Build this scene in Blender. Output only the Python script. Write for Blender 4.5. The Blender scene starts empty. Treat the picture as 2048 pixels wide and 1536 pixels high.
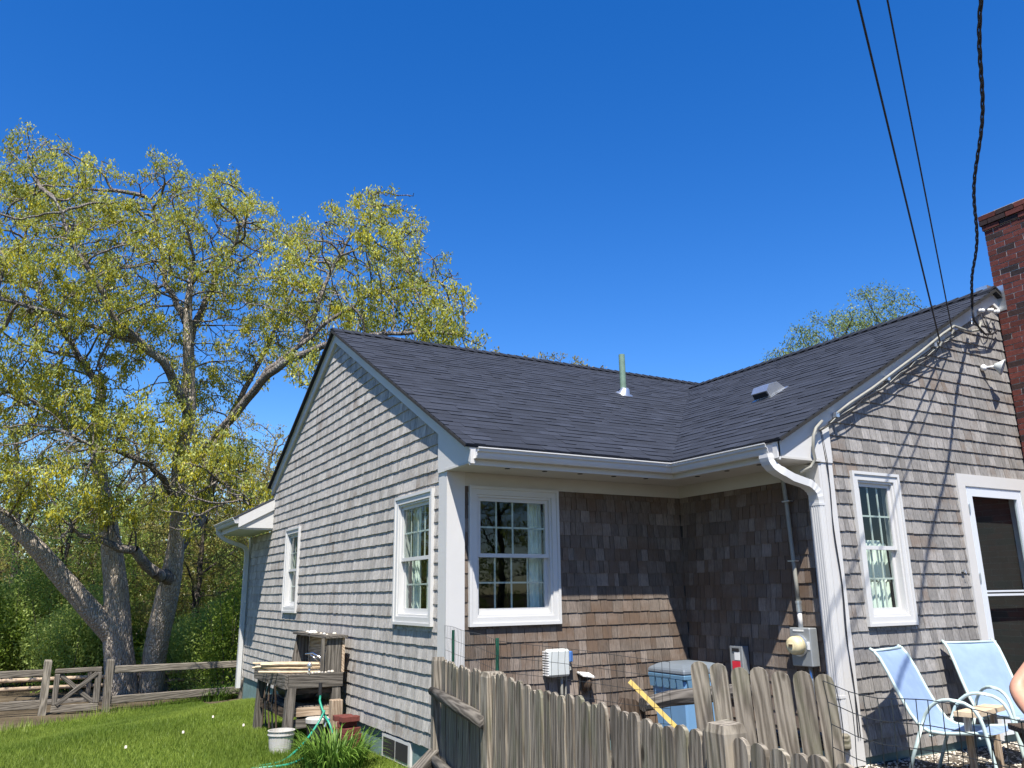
import bpy, bmesh, math, random
import numpy as np
from mathutils import Vector, Matrix

# ------------------------------------------------------------------ camera, sky, sun, exposure
S = bpy.context.scene
COL = S.collection
YAW, PIT, ROL, F = 0.5175, 0.2551, -0.013, 1603.5
CX, CY = -3.2285, -6.9167
fw = np.array([math.sin(YAW)*math.cos(PIT), math.cos(YAW)*math.cos(PIT), math.sin(PIT)])
rt0 = np.array([math.cos(YAW), -math.sin(YAW), 0.0]); up0 = np.cross(rt0, fw)
rt = math.cos(ROL)*rt0 + math.sin(ROL)*up0
up = -math.sin(ROL)*rt0 + math.cos(ROL)*up0
CAM = np.array([CX, CY, 0.0])
cd = bpy.data.cameras.new('camera'); cam = bpy.data.objects.new('camera', cd); COL.objects.link(cam)
m = Matrix(((rt[0], up[0], -fw[0], CX), (rt[1], up[1], -fw[1], CY), (rt[2], up[2], -fw[2], 0), (0, 0, 0, 1)))
cam.matrix_world = m
cd.sensor_width = 36; cd.lens = F/2048*36; cd.clip_start = 0.05; cd.clip_end = 3000
S.camera = cam
S.view_settings.view_transform = 'Standard'; S.view_settings.look = 'None'
S.view_settings.gamma = 1; S.view_settings.use_curve_mapping = False
S.view_settings.exposure = 1.02

SUN = Vector((-0.315, -0.51, 1.0)).normalized()
EL = math.asin(SUN.z); AZ = math.atan2(SUN.x, SUN.y)
W = bpy.data.worlds.new('World'); S.world = W; W.use_nodes = True
nt = W.node_tree; nt.nodes.clear()
sky = nt.nodes.new('ShaderNodeTexSky'); sky.sky_type = 'NISHITA'; sky.sun_disc = False
sky.sun_elevation = EL; sky.sun_rotation = AZ
sky.altitude = 0; sky.air_density = 1.0; sky.dust_density = 0.1; sky.ozone_density = 4.5
bg = nt.nodes.new('ShaderNodeBackground'); bg.inputs[1].default_value = 0.10
hs = nt.nodes.new('ShaderNodeHueSaturation'); hs.inputs['Saturation'].default_value = 1.34; hs.inputs['Hue'].default_value = 0.512
out = nt.nodes.new('ShaderNodeOutputWorld')
nt.links.new(sky.outputs[0], hs.inputs['Color']); nt.links.new(hs.outputs[0], bg.inputs[0]); nt.links.new(bg.outputs[0], out.inputs[0])
sl = bpy.data.lights.new('sun', 'SUN'); sl.energy = 4.6; sl.angle = math.radians(0.53); sl.color = (1.0, 0.945, 0.86)
so = bpy.data.objects.new('sun', sl); COL.objects.link(so)
so.rotation_euler = SUN.to_track_quat('Z', 'Y').to_euler(); so.location = (0, 0, 30)

random.seed(7); RNG = np.random.default_rng(11)
def ray(px, py): return fw + rt*(px-1024)/F - up*(py-768)/F
def at(px, py, D): return CAM + ray(px, py)*D          # a point D metres ahead of the viewer
def on(px, py, ax, val):
    d = ray(px, py); return CAM + d*((val-CAM[ax])/d[ax])
def proj(P):
    d = np.asarray(P, float)-CAM; z = d@fw
    return 1024+F*(d@rt)/z, 768-F*(d@up)/z

# ------------------------------------------------------------------ materials
def srgb(r, g, b):
    f = lambda c: (c/255/12.92) if c/255 <= .04045 else ((c/255+.055)/1.055)**2.4
    return (f(r), f(g), f(b), 1)
class NT:
    def __init__(s, name):
        s.m = bpy.data.materials.new(name); s.m.use_nodes = True; s.t = s.m.node_tree
        s.b = s.t.nodes['Principled BSDF']; s.out = s.t.nodes['Material Output']
    def n(s, typ, **kw):
        x = s.t.nodes.new(typ)
        for k, v in kw.items():
            if k in x.inputs: x.inputs[k].default_value = v
            else: setattr(x, k, v)
        return x
    def l(s, a, b): s.t.links.new(a, b)
    def coords(s, scale=(1, 1, 1), kind='Object'):
        tc = s.n('ShaderNodeTexCoord'); mp = s.n('ShaderNodeMapping'); mp.inputs['Scale'].default_value = scale
        s.l(tc.outputs[kind], mp.inputs[0]); return mp.outputs[0]
    def noise(s, vec, scale, detail=4, rough=.6):
        x = s.n('ShaderNodeTexNoise'); x.inputs['Scale'].default_value = scale; x.inputs['Detail'].default_value = detail
        x.inputs['Roughness'].default_value = rough; s.l(vec, x.inputs['Vector']); return x.outputs['Fac']
    def ramp(s, fac, stops):
        r = s.n('ShaderNodeValToRGB'); e = r.color_ramp.elements
        while len(e) < len(stops): e.new(.5)
        for i, (p, c) in enumerate(stops): e[i].position = p; e[i].color = c if len(c) == 4 else (*c, 1)
        s.l(fac, r.inputs[0]); return r.outputs[0]
    def mix(s, fac, a, b, mode='MIX'):
        x = s.n('ShaderNodeMix', data_type='RGBA', blend_type=mode)
        for i, v in ((0, fac), (6, a), (7, b)):
            if hasattr(v, 'is_linked') or hasattr(v, 'links'): s.l(v, x.inputs[i])
            else: x.inputs[i].default_value = v
        return x.outputs[2]
    def math(s, op, a, b=None):
        x = s.n('ShaderNodeMath', operation=op)
        for i, v in ((0, a), (1, b)):
            if v is None: continue
            if hasattr(v, 'links'): s.l(v, x.inputs[i])
            else: x.inputs[i].default_value = v
        return x.outputs[0]
    def tone(s): return s.n('ShaderNodeAttribute', attribute_name='tone').outputs['Fac']
    def bump(s, h, strength=.3, dist=.01):
        x = s.n('ShaderNodeBump'); x.inputs['Strength'].default_value = strength; x.inputs['Distance'].default_value = dist
        s.l(h, x.inputs['Height']); s.l(x.outputs[0], s.b.inputs['Normal'])
    def col(s, c): s.l(c, s.b.inputs['Base Color'])
    def rough(s, v, spec=None):
        s.b.inputs['Roughness'].default_value = v
        if spec is not None: s.b.inputs['Specular IOR Level'].default_value = spec

def simple(name, c, r=.6, var=.12, scale=6, metal=0, spec=.4, bump=.0, dirt=None):
    k = NT(name); v = k.coords()
    nz = k.noise(v, scale, 5, .65)
    c0 = tuple(x*(1-var) for x in c[:3]); c1 = tuple(min(1, x*(1+var)) for x in c[:3])
    cc = k.ramp(nz, [(.3, c0), (.7, c1)])
    if dirt:
        n2 = k.noise(k.coords((3, 3, .6)), 5, 6, .7)
        cc = k.mix(k.ramp(n2, [(.52, (0, 0, 0)), (.75, (1, 1, 1))]), cc, dirt)
    k.col(cc); k.rough(r, spec); k.b.inputs['Metallic'].default_value = metal
    if bump: k.bump(k.noise(v, scale*6, 4), bump, .01)
    return k.m

def cedar(name, stops, brown, brown_amt, r=.85):
    """weathered shingles: a tone for each one, fine upright grain, brown weathering in patches"""
    k = NT(name); t = k.tone()
    base = k.ramp(t, stops)
    grain = k.noise(k.coords((60, 60, 3.5)), 2.2, 5, .7)
    g2 = k.ramp(grain, [(.3, (.48, .48, .48)), (.5, (.98, .98, .98)), (.72, (1.42, 1.40, 1.37))])
    c = k.mix(1.0, base, g2, 'MULTIPLY')
    big = k.noise(k.coords((1, 1, 1.6)), 1.3, 5, .65)
    t2 = k.math('ADD', big, k.math('MULTIPLY', k.math('FRACT', k.math('MULTIPLY', t, 7.31)), .22))
    f = k.ramp(t2, [(.58-brown_amt, (0, 0, 0)), (.78-brown_amt*.6, (.8, .8, .8))])
    bc = k.mix(grain, tuple(x*.55 for x in brown[:3])+(1,), brown)
    c = k.mix(f, c, bc)
    st = k.noise(k.coords((14, 14, 1.0)), 2.0, 4, .6)
    c = k.mix(k.ramp(st, [(.55, (0, 0, 0)), (.8, (.55, .55, .55))]), c, (.055, .05, .048, 1))
    k.col(c); k.rough(r, .25); k.bump(grain, .5, .006)
    return k.m

M = {}
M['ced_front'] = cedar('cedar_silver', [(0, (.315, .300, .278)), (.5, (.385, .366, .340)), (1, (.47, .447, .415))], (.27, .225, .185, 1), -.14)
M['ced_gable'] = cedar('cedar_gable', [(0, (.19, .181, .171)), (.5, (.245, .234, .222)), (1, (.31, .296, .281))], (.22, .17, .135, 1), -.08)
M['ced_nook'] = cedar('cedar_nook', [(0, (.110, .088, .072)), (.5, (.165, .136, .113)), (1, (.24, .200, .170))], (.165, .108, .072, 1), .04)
M['white'] = simple('white_paint', (.55, .545, .53), .45, .02, 4, spec=.45)
M['white_gutter'] = simple('white_aluminium', (.56, .56, .55), .32, .02, 4, spec=.5)
M['soffit'] = simple('soffit_paint', (.50, .49, .46), .6, .03, 4)
M['vinyl'] = simple('vinyl_sash', (.55, .55, .54), .35, .02, 5, spec=.5)
M['muntin'] = simple('muntin', (.55, .58, .55), .5, .03, 5)
M['foundation'] = simple('foundation_paint', (.13, .20, .20), .7, .2, 7, bump=.3)
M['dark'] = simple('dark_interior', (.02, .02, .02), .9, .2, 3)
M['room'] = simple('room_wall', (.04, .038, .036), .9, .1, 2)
M['black'] = simple('black_rubber', (.018, .018, .02), .55, .2, 8)
M['cable_grey'] = simple('grey_cable', (.27, .265, .23), .55, .12, 9)
M['box_grey'] = simple('meter_grey', (.27, .29, .30), .5, .08, 8, metal=.3)
M['box_pale'] = simple('box_pale', (.50, .53, .52), .55, .06, 8)
M['cream'] = simple('meter_cream', (.62, .54, .33), .25, .06, 8, spec=.6)
M['blue_box'] = simple('blue_plastic', (.06, .16, .42), .4, .1, 8)
M['red'] = simple('red_label', (.60, .03, .05), .5, .05, 8)
M['paper'] = simple('paper_label', (.72, .72, .70), .6, .04, 8)
M['bin_blue'] = simple('bin_blue', (.16, .32, .52), .45, .05, 4, spec=.4)
M['bin_dark'] = simple('bin_trim', (.10, .20, .30), .5, .05, 4)
M['lid'] = simple('bin_lid', (.14, .165, .19), .45, .1, 4)
M['galv'] = simple('galvanised', (.62, .64, .64), .32, .1, 10, metal=.85)
M['vent_green'] = simple('vent_pipe_green', (.15, .23, .17), .55, .18, 9)
M['chair_frame'] = simple('chair_frame', (.47, .58, .55), .4, .06, 8, spec=.5)
M['mortar'] = simple('mortar', (.36, .34, .31), .9, .15, 20, bump=.4)
M['stake'] = simple('stake_green', (.01, .075, .045), .5, .1, 8)
M['wire'] = simple('mesh_wire', (.03, .035, .035), .45, .2, 8, metal=.5)
M['hose'] = simple('hose_green', (.02, .26, .17), .35, .15, 20)
M['chrome'] = simple('chrome', (.7, .7, .7), .15, .05, 8, metal=1)
M['bucket'] = simple('bucket_white', (.45, .44, .41), .5, .08, 5, dirt=(.35, .31, .26, 1))
M['bucket_lid'] = simple('bucket_yellow', (.66, .58, .32), .5, .08, 5)
M['tarp'] = simple('black_tarp', (.02, .022, .03), .5, .3, 5)
M['stick'] = simple('bamboo_stick', (.72, .53, .16), .5, .1, 10)
M['cut_wood'] = simple('fresh_wood', (.52, .40, .26), .8, .25, 14, bump=.3)
M['shell'] = simple('shell_gravel', (.55, .50, .42), .8, .35, 25)
M['skin'] = simple('skin', (.56, .29, .19), .5, .12, 14)
M['navy'] = simple('navy_cloth', (.03, .045, .085), .9, .15, 30, bump=.3)
M['khaki'] = simple('khaki_cloth', (.25, .21, .15), .9, .15, 30)
M['hair'] = simple('hair_brown', (.05, .03, .02), .6, .3, 40)
M['curtain'] = simple('curtain_cloth', (.80, .86, .80), .9, .05, 10)
M['door_white'] = simple('storm_door_white', (.60, .64, .69), .3, .02, 4, spec=.5)

def timber(name, dark, light, green=0, knots=True, sc=(26, 26, 2.2)):
    k = NT(name); t = k.tone()
    def gc(scale):
        at_ = k.n('ShaderNodeAttribute', attribute_name='grain'); mp = k.n('ShaderNodeMapping'); mp.inputs['Scale'].default_value = scale
        k.l(at_.outputs['Vector'], mp.inputs[0]); return mp.outputs[0]
    v = gc(sc); g = k.noise(v, 1.6, 6, .72)
    w = k.n('ShaderNodeTexWave', wave_type='BANDS', bands_direction='DIAGONAL'); w.inputs['Scale'].default_value = .6
    w.inputs['Distortion'].default_value = 9; w.inputs['Detail'].default_value = 3; k.l(v, w.inputs['Vector'])
    gg = k.math('ADD', k.math('MULTIPLY', g, .7), k.math('MULTIPLY', w.outputs['Fac'], .3))
    c = k.ramp(gg, [(.28, dark), (.55, tuple((a+b)/2 for a, b in zip(dark, light))), (.8, light)])
    c = k.mix(1.0, c, k.ramp(t, [(0, (.72, .70, .68)), (1, (1.22, 1.2, 1.15))]), 'MULTIPLY')
    if green: c = k.mix(k.ramp(k.noise(gc((4, 4, 2)), 1.6, 5), [(.5, (0, 0, 0)), (.75, (green,)*3)]), c, (.09, .12, .05, 1))
    if knots:
        vo = k.n('ShaderNodeTexVoronoi'); vo.inputs['Scale'].default_value = 1.0; k.l(gc((7, 7, 3.4)), vo.inputs['Vector'])
        c = k.mix(k.ramp(vo.outputs['Distance'], [(.08, (.85, .85, .85)), (.15, (0, 0, 0))]), c, (.03, .022, .016, 1))
    k.col(c); k.rough(.88, .2); k.bump(gg, .6, .008); return k.m
M['picket'] = timber('picket_wood', (.10, .086, .068), (.36, .325, .27), .4)
M['greywood'] = timber('grey_wood', (.055, .05, .044), (.22, .203, .18))
M['railwood'] = timber('rail_wood', (.09, .08, .066), (.33, .30, .255), knots=False)
M['darkwood'] = timber('dark_wood', (.04, .028, .020), (.16, .12, .09))
M['tanwood'] = timber('tan_wood', (.22, .16, .11), (.52, .42, .32), knots=False)

def brickm():
    k = NT('brick'); t = k.tone()
    c = k.ramp(t, [(0, (.028, .020, .021)), (.24, (.045, .026, .024)), (.26, (.085, .026, .021)), (.6, (.11, .032, .026)), (1, (.14, .042, .034))])
    nz = k.noise(k.coords(), 28, 6, .7)
    c = k.mix(1, c, k.ramp(nz, [(.3, (.65, .65, .65)), (.7, (1.25, 1.22, 1.2))]), 'MULTIPLY')
    k.col(c); k.rough(.85, .25); k.bump(nz, .5, .006); return k.m
M['brick'] = brickm()
def asphalt():
    k = NT('roof_shingle'); t = k.tone()
    c = k.ramp(t, [(0, (.011, .0135, .019)), (.5, (.0195, .0235, .033)), (1, (.032, .038, .053))])
    nz = k.noise(k.coords(), 160, 3, .8); n2 = k.noise(k.coords(), 2.2, 4)
    c = k.mix(1, c, k.ramp(nz, [(.3, (.55, .55, .57)), (.7, (1.6, 1.58, 1.6))]), 'MULTIPLY')
    c = k.mix(1, c, k.ramp(n2, [(.3, (.85, .85, .85)), (.7, (1.15, 1.15, 1.15))]), 'MULTIPLY')
    k.col(c); k.rough(.8, .35); k.bump(nz, .6, .004); return k.m
M['asphalt'] = asphalt()
def glass():
    k = NT('window_glass'); k.t.nodes.remove(k.b)
    tr = k.n('ShaderNodeBsdfTransparent'); tr.inputs[0].default_value = (.80, .86, .83, 1)
    gl = k.n('ShaderNodeBsdfGlossy'); gl.inputs['Roughness'].default_value = .01
    ge = k.n('ShaderNodeNewGeometry'); dt = k.n('ShaderNodeVectorMath', operation='DOT_PRODUCT')
    k.l(ge.outputs['Incoming'], dt.inputs[0]); k.l(ge.outputs['Normal'], dt.inputs[1])
    f1 = k.math('POWER', k.math('SUBTRACT', 1.0, k.math('ABSOLUTE', dt.outputs['Value'])), 4.5)   # Schlick reflectance of a double pane
    f2 = k.math('ADD', k.math('MULTIPLY', f1, .85), .045)
    mx = k.n('ShaderNodeMixShader'); k.l(f2, mx.inputs[0]); k.l(tr.outputs[0], mx.inputs[1]); k.l(gl.outputs[0], mx.inputs[2])
    k.l(mx.outputs[0], k.out.inputs[0]); return k.m
M['glass'] = glass()
def sling():
    k = NT('sling_fabric'); v = k.coords()
    c = k.ramp(k.noise(v, 9, 4), [(.3, (.20, .28, .42)), (.7, (.24, .33, .48))])
    w = k.n('ShaderNodeTexWave', wave_type='BANDS', bands_direction='Z'); w.inputs['Scale'].default_value = 45; k.l(v, w.inputs['Vector'])
    c = k.mix(1, c, k.ramp(w.outputs['Fac'], [(0, (.88, .88, .9)), (1, (1.05, 1.05, 1.05))]), 'MULTIPLY')
    k.col(c); k.rough(.75, .3); return k.m
M['sling'] = sling()
def leafm(name, lo, hi, tr=.35, var=3.0):
    k = NT(name); t = k.tone()
    c = k.ramp(t, [(0, lo), (1, hi)])
    c = k.mix(1, c, k.ramp(k.noise(k.coords(), var*.2, 4), [(.3, (.72, .76, .7)), (.7, (1.25, 1.2, 1.15))]), 'MULTIPLY')
    k.t.nodes.remove(k.b)
    d = k.n('ShaderNodeBsdfDiffuse'); g = k.n('ShaderNodeBsdfTranslucent'); k.l(c, d.inputs[0]); k.l(c, g.inputs[0])
    mx = k.n('ShaderNodeMixShader'); mx.inputs[0].default_value = tr; k.l(d.outputs[0], mx.inputs[1]); k.l(g.outputs[0], mx.inputs[2])
    gl = k.n('ShaderNodeBsdfGlossy'); gl.inputs['Roughness'].default_value = .45
    m2 = k.n('ShaderNodeMixShader'); m2.inputs[0].default_value = .015; k.l(mx.outputs[0], m2.inputs[1]); k.l(gl.outputs[0], m2.inputs[2])
    k.l(m2.outputs[0], k.out.inputs[0]); return k.m
M['catkin'] = leafm('oak_catkin', (.22, .205, .010), (.70, .64, .055), .5)
M['young'] = leafm('oak_young_leaf', (.17, .22, .04), (.55, .60, .22), .45)
M['wood_leaf'] = leafm('woodland_leaf', (.19, .165, .04), (.46, .42, .13), .5)
M['green_leaf'] = leafm('green_leaf', (.10, .17, .018), (.33, .43, .07), .5)
M['bright_leaf'] = leafm('bright_leaf', (.22, .31, .05), (.55, .66, .20), .55)
M['birch_leaf'] = leafm('birch_leaf', (.10, .15, .05), (.27, .34, .12), .35)
M['blade'] = leafm('blade_leaf', (.06, .13, .02), (.20, .33, .06), .3)
M['grass'] = leafm('grass_blade', (.08, .145, .016), (.29, .37, .07), .35)
def bark(name, lo, hi):
    k = NT(name); v = k.coords((9, 9, 2.2)); nz = k.noise(v, 1.5, 8, .75)
    vo = k.n('ShaderNodeTexVoronoi', feature='DISTANCE_TO_EDGE'); vo.inputs['Scale'].default_value = 2.6; k.l(v, vo.inputs['Vector'])
    c = k.ramp(nz, [(.3, lo), (.7, hi)])
    c = k.mix(k.ramp(vo.outputs['Distance'], [(0, (.75, .75, .75)), (.12, (0, 0, 0))]), c, tuple(x*.4 for x in lo)+(1,))
    n3 = k.noise(k.coords((1.2, 1.2, .8)), 1.6, 5); c = k.mix(k.ramp(n3, [(.55, (0, 0, 0)), (.7, (.5, .5, .5))]), c, (.36, .37, .33, 1))
    k.col(c); k.rough(.95, .15)
    k.bump(k.math('ADD', nz, k.math('MULTIPLY', vo.outputs['Distance'], 2)), .9, .05); return k.m
M['bark'] = bark('oak_bark', (.34, .28, .22), (.70, .61, .50))
M['bark_limb'] = bark('oak_limb_bark', (.12, .10, .085), (.42, .37, .32))
M['bark_dark'] = bark('woodland_bark', (.07, .058, .045), (.21, .18, .15))
def groundm(name, stops, s1=1.2, s2=26, bump=.5):
    k = NT(name); v = k.coords(); a = k.noise(v, s1, 6, .65); b = k.noise(v, s2, 5, .75)
    c = k.ramp(k.math('ADD', k.math('MULTIPLY', a, .6), k.math('MULTIPLY', b, .4)), stops)
    k.col(c); k.rough(.95, .1); k.bump(b, bump, .03); return k.m
M['lawn'] = groundm('lawn_soil', [(.35, (.035, .06, .012)), (.5, (.06, .11, .02)), (.65, (.11, .15, .04))])
M['litter'] = groundm('leaf_litter', [(.35, (.035, .028, .018)), (.5, (.09, .07, .045)), (.65, (.15, .12, .08))])
M['mulch'] = groundm('yard_soil', [(.38, (.03, .024, .018)), (.5, (.08, .065, .05)), (.62, (.30, .27, .22))], 2.2, 40)

# ------------------------------------------------------------------ mesh helpers
class MB:
    def __init__(s): s.v = []; s.f = []; s.mi = []; s.t = []
    def add(s, vs, fs, mi=0, t=None):
        o = len(s.v); s.v += [tuple(map(float, p)) for p in vs]
        tt = random.random() if t is None else t
        for f in fs: s.f.append(tuple(i+o for i in f)); s.mi.append(mi); s.t.append(tt)
        return s
    def box(s, a, b, mi=0, t=None):
        x0, y0, z0 = a; x1, y1, z1 = b
        vs = [(x0, y0, z0), (x1, y0, z0), (x1, y1, z0), (x0, y1, z0), (x0, y0, z1), (x1, y0, z1), (x1, y1, z1), (x0, y1, z1)]
        return s.add(vs, [(0, 3, 2, 1), (4, 5, 6, 7), (0, 1, 5, 4), (1, 2, 6, 5), (2, 3, 7, 6), (3, 0, 4, 7)], mi, t)
    def obox(s, o, ax, ay, az, mi=0, t=None):
        o, ax, ay, az = map(np.array, (o, ax, ay, az))
        vs = [o, o+ax, o+ax+ay, o+ay, o+az, o+ax+az, o+ax+ay+az, o+ay+az]
        return s.add(vs, [(0, 3, 2, 1), (4, 5, 6, 7), (0, 1, 5, 4), (1, 2, 6, 5), (2, 3, 7, 6), (3, 0, 4, 7)], mi, t)
    def beam(s, a, b, w, h, mi=0, t=None, upv=(0, 0, 1)):
        a, b = np.array(a, float), np.array(b, float); d = b-a; d /= np.linalg.norm(d)
        if abs(np.dot(d, upv)) > .98: upv = (1, 0, 0) if abs(d[0]) < .9 else (0, 1, 0)
        u = np.cross(d, upv); u /= np.linalg.norm(u); v = np.cross(u, d)
        o = a-u*w/2-v*h/2
        return s.obox(o, b-a, u*w, v*h, mi, t)
    def prism(s, poly, vec, mi=0, t=None):
        n = len(poly); P = [np.array(p, float) for p in poly]; Q = [p+np.array(vec, float) for p in P]
        fs = [tuple(range(n)), tuple(range(2*n-1, n-1, -1))]+[(i, i+n, (i+1) % n+n, (i+1) % n) for i in range(n)]
        return s.add(P+Q, fs, mi, t)
    def tube(s, pts, r, n=8, mi=0, t=None, cap=True):
        P = [np.array(p, float) for p in pts]; R = r if hasattr(r, '__len__') else [r]*len(P)
        u = None; vs = []; fs = []
        for i, p in enumerate(P):
            d = P[min(i+1, len(P)-1)]-P[max(i-1, 0)]; d /= (np.linalg.norm(d)+1e-9)
            if u is None:
                u = np.cross(d, (0, 0, 1) if abs(d[2]) < .9 else (1, 0, 0))
            else: u = u-d*(u@d)
            u /= (np.linalg.norm(u)+1e-9); w = np.cross(d, u)
            for k in range(n):
                a = 2*math.pi*k/n; vs.append(p+R[i]*(math.cos(a)*u+math.sin(a)*w))
        for i in range(len(P)-1):
            for k in range(n): fs.append((i*n+k, i*n+(k+1) % n, (i+1)*n+(k+1) % n, (i+1)*n+k))
        if cap: fs.append(tuple(range(n-1, -1, -1))); fs.append(tuple((len(P)-1)*n+k for k in range(n)))
        return s.add(vs, fs, mi, t)
    def lathe(s, prof, c=(0, 0, 0), n=20, axis=(0, 0, 1), mi=0, t=None):
        ax = Vector(axis).normalized(); q = ax.to_track_quat('Z', 'Y'); vs = []; fs = []
        for r, z in prof:
            for k in range(n):
                a = 2*math.pi*k/n; vs.append(tuple(Vector(c)+q @ Vector((r*math.cos(a), r*math.sin(a), z))))
        for i in range(len(prof)-1):
            for k in range(n): fs.append((i*n+k, i*n+(k+1) % n, (i+1)*n+(k+1) % n, (i+1)*n+k))
        fs.append(tuple(range(n-1, -1, -1))); fs.append(tuple((len(prof)-1)*n+k for k in range(n)))
        return s.add(vs, fs, mi, t)
    def build(s, name, mats, parent=None, smooth=False, bevel=0):
        me = bpy.data.meshes.new(name); me.from_pydata(s.v, [], s.f)
        for q in (mats if isinstance(mats, (list, tuple)) else [mats]): me.materials.append(q)
        me.polygons.foreach_set('material_index', s.mi)
        a = me.attributes.new('tone', 'FLOAT', 'FACE'); a.data.foreach_set('value', s.t)
        m0 = mats[0] if isinstance(mats, (list, tuple)) else mats
        if m0.name.endswith('_wood') and len(s.v) > 3:          # grain runs along the piece
            X = np.array(s.v, float); X = X-X.mean(0); ev, ve = np.linalg.eigh(X.T@X); ga = me.attributes.new('grain', 'FLOAT_VECTOR', 'POINT')
            ga.data.foreach_set('vector', (X@ve+np.array([random.random()*9, random.random()*9, random.random()*9])).astype(np.float32).ravel())
        if smooth: me.polygons.foreach_set('use_smooth', [True]*len(me.polygons))
        me.update()
        bm = bmesh.new(); bm.from_mesh(me)
        bmesh.ops.recalc_face_normals(bm, faces=bm.faces)
        if bevel:
            bmesh.ops.bevel(bm, geom=[e for e in bm.edges], offset=bevel, segments=1, affect='EDGES')
        bm.to_mesh(me); bm.free()
        o = bpy.data.objects.new(name, me); COL.objects.link(o)
        if parent is not None: o.parent = parent; o.matrix_parent_inverse = Matrix()
        return o
def npmesh(name, V, Q, mats, mi=None, tone=None, parent=None, smooth=False):
    """fast mesh from arrays: V (n,3), Q (m,k) all faces of k corners"""
    me = bpy.data.meshes.new(name); m, k = Q.shape
    me.vertices.add(len(V)); me.vertices.foreach_set('co', V.astype(np.float32).ravel())
    me.loops.add(m*k); me.loops.foreach_set('vertex_index', Q.astype(np.int32).ravel())
    me.polygons.add(m); me.polygons.foreach_set('loop_start', np.arange(0, m*k, k, dtype=np.int32)); me.polygons.foreach_set('loop_total', np.full(m, k, dtype=np.int32))
    for q in (mats if isinstance(mats, (list, tuple)) else [mats]): me.materials.append(q)
    if mi is not None: me.polygons.foreach_set('material_index', mi.astype(np.int32))
    a = me.attributes.new('tone', 'FLOAT', 'FACE'); a.data.foreach_set('value', (tone if tone is not None else RNG.random(m)).astype(np.float32))
    if smooth: me.polygons.foreach_set('use_smooth', np.ones(m, bool))
    me.update(calc_edges=True)
    o = bpy.data.objects.new(name, me); COL.objects.link(o)
    if parent is not None: o.parent = parent
    return o
def tag(o, label=None, cat=None, group=None, kind=None):
    if label: o['label'] = label
    if cat: o['category'] = cat
    if group: o['group'] = group
    if kind: o['kind'] = kind
    return o
def thing(name, loc, label, cat, group=None, rz=0):
    o = bpy.data.objects.new(name, None); COL.objects.link(o); o.location = tuple(map(float, loc)); o.rotation_euler = (0, 0, rz)
    o.empty_display_size = .1
    return tag(o, label, cat, group)
def world_part(b, name, mats, parent, **kw):
    """part written in world coordinates under a thing placed anywhere"""
    L = parent.location
    b.v = [(x-L.x, y-L.y, z-L.z) for x, y, z in b.v]
    return b.build(name, mats, parent, **kw)
def copy_tree(o, parent=None):
    c = o.copy(); COL.objects.link(c); c.parent = parent
    for ch in list(o.children): copy_tree(ch, c)
    return c

# ------------------------------------------------------------------ the ground
def sstep(t): t = np.clip(t, 0, 1); return t*t*(3-2*t)
def terr(x, y):
    x = np.asarray(x, float); y = np.asarray(y, float)
    s = y-.9*x
    z = -1.62-.56*sstep((s-6.5)/5.5)
    z = z+.14*sstep((x-.2)/1.6)*sstep((2-y)/3)
    z = z+.025*np.sin(x*1.3+.5)*np.cos(y*1.1)*np.clip(1-np.abs(x)/40, 0, 1)
    return z
def sheet(name, xs, ys, dz, mat, kind='structure', mask=None):
    X, Y = np.meshgrid(xs, ys); Z = terr(X, Y)+dz
    V = np.stack([X, Y, Z], -1).reshape(-1, 3); nx = len(xs); ny = len(ys)
    i, j = np.meshgrid(np.arange(nx-1), np.arange(ny-1)); a = (j*nx+i).ravel()
    Q = np.stack([a, a+1, a+nx+1, a+nx], -1)
    if mask is not None:
        c = V[Q].mean(1); Q = Q[mask(c[:, 0], c[:, 1])]
    return tag(npmesh(name, V, Q, mat, smooth=True), kind=kind)
big = np.concatenate([[-900, -300, -120, -60], np.arange(-30, 30.1, .75), [60, 120, 300, 900]])
sheet('ground', big, big, 0, M['litter'])
sheet('lawn', np.arange(-12, .06, .25), np.arange(-2, 14, .25), .006, M['lawn'], mask=lambda x, y: (y-.9*x < 13.2))
sheet('yard', np.arange(-1.2, 9.1, .25), np.arange(-9, .01, .25), .010, M['mulch'])

# ------------------------------------------------------------------ the house
L, D, PW = 2.846, 1.921, .159          # nook: length of the back wall, depth of the side wall, corner board
OE, ZE, MS = .645, 1.262, .545         # roof plane: height ZE at OE outside the wall, slope
YA = 3.70; XB = 6.12; ZA = ZE+MS*(YA+OE); ZB = ZE+MS*(XB-L+OE); YL = 6.95
BASE = -1.36
def roofA(y): return ZE+MS*(min(y, 2*YA-y)+OE)
def roofB(x): return ZE+MS*(min(x, 2*XB-x)-L+OE)
house = thing('shingled_house', (0, 0, -1.62), 'grey cedar shingled cottage with white trim and dark charcoal roof', 'house')
# planes: origin, right, outward
PL = {'W1': ((0, 0, 0), (0, -1, 0), (-1, 0, 0)), 'W2': ((0, 0, 0), (1, 0, 0), (0, -1, 0)),
      'W3': ((L, 0, 0), (0, -1, 0), (-1, 0, 0)), 'W4': ((0, -D, 0), (1, 0, 0), (0, -1, 0))}
def wp(pl, u, z, n=0):
    o, r, q = PL[pl]; return (o[0]+r[0]*u+q[0]*n, o[1]+r[1]*u+q[1]*n, z)
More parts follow.
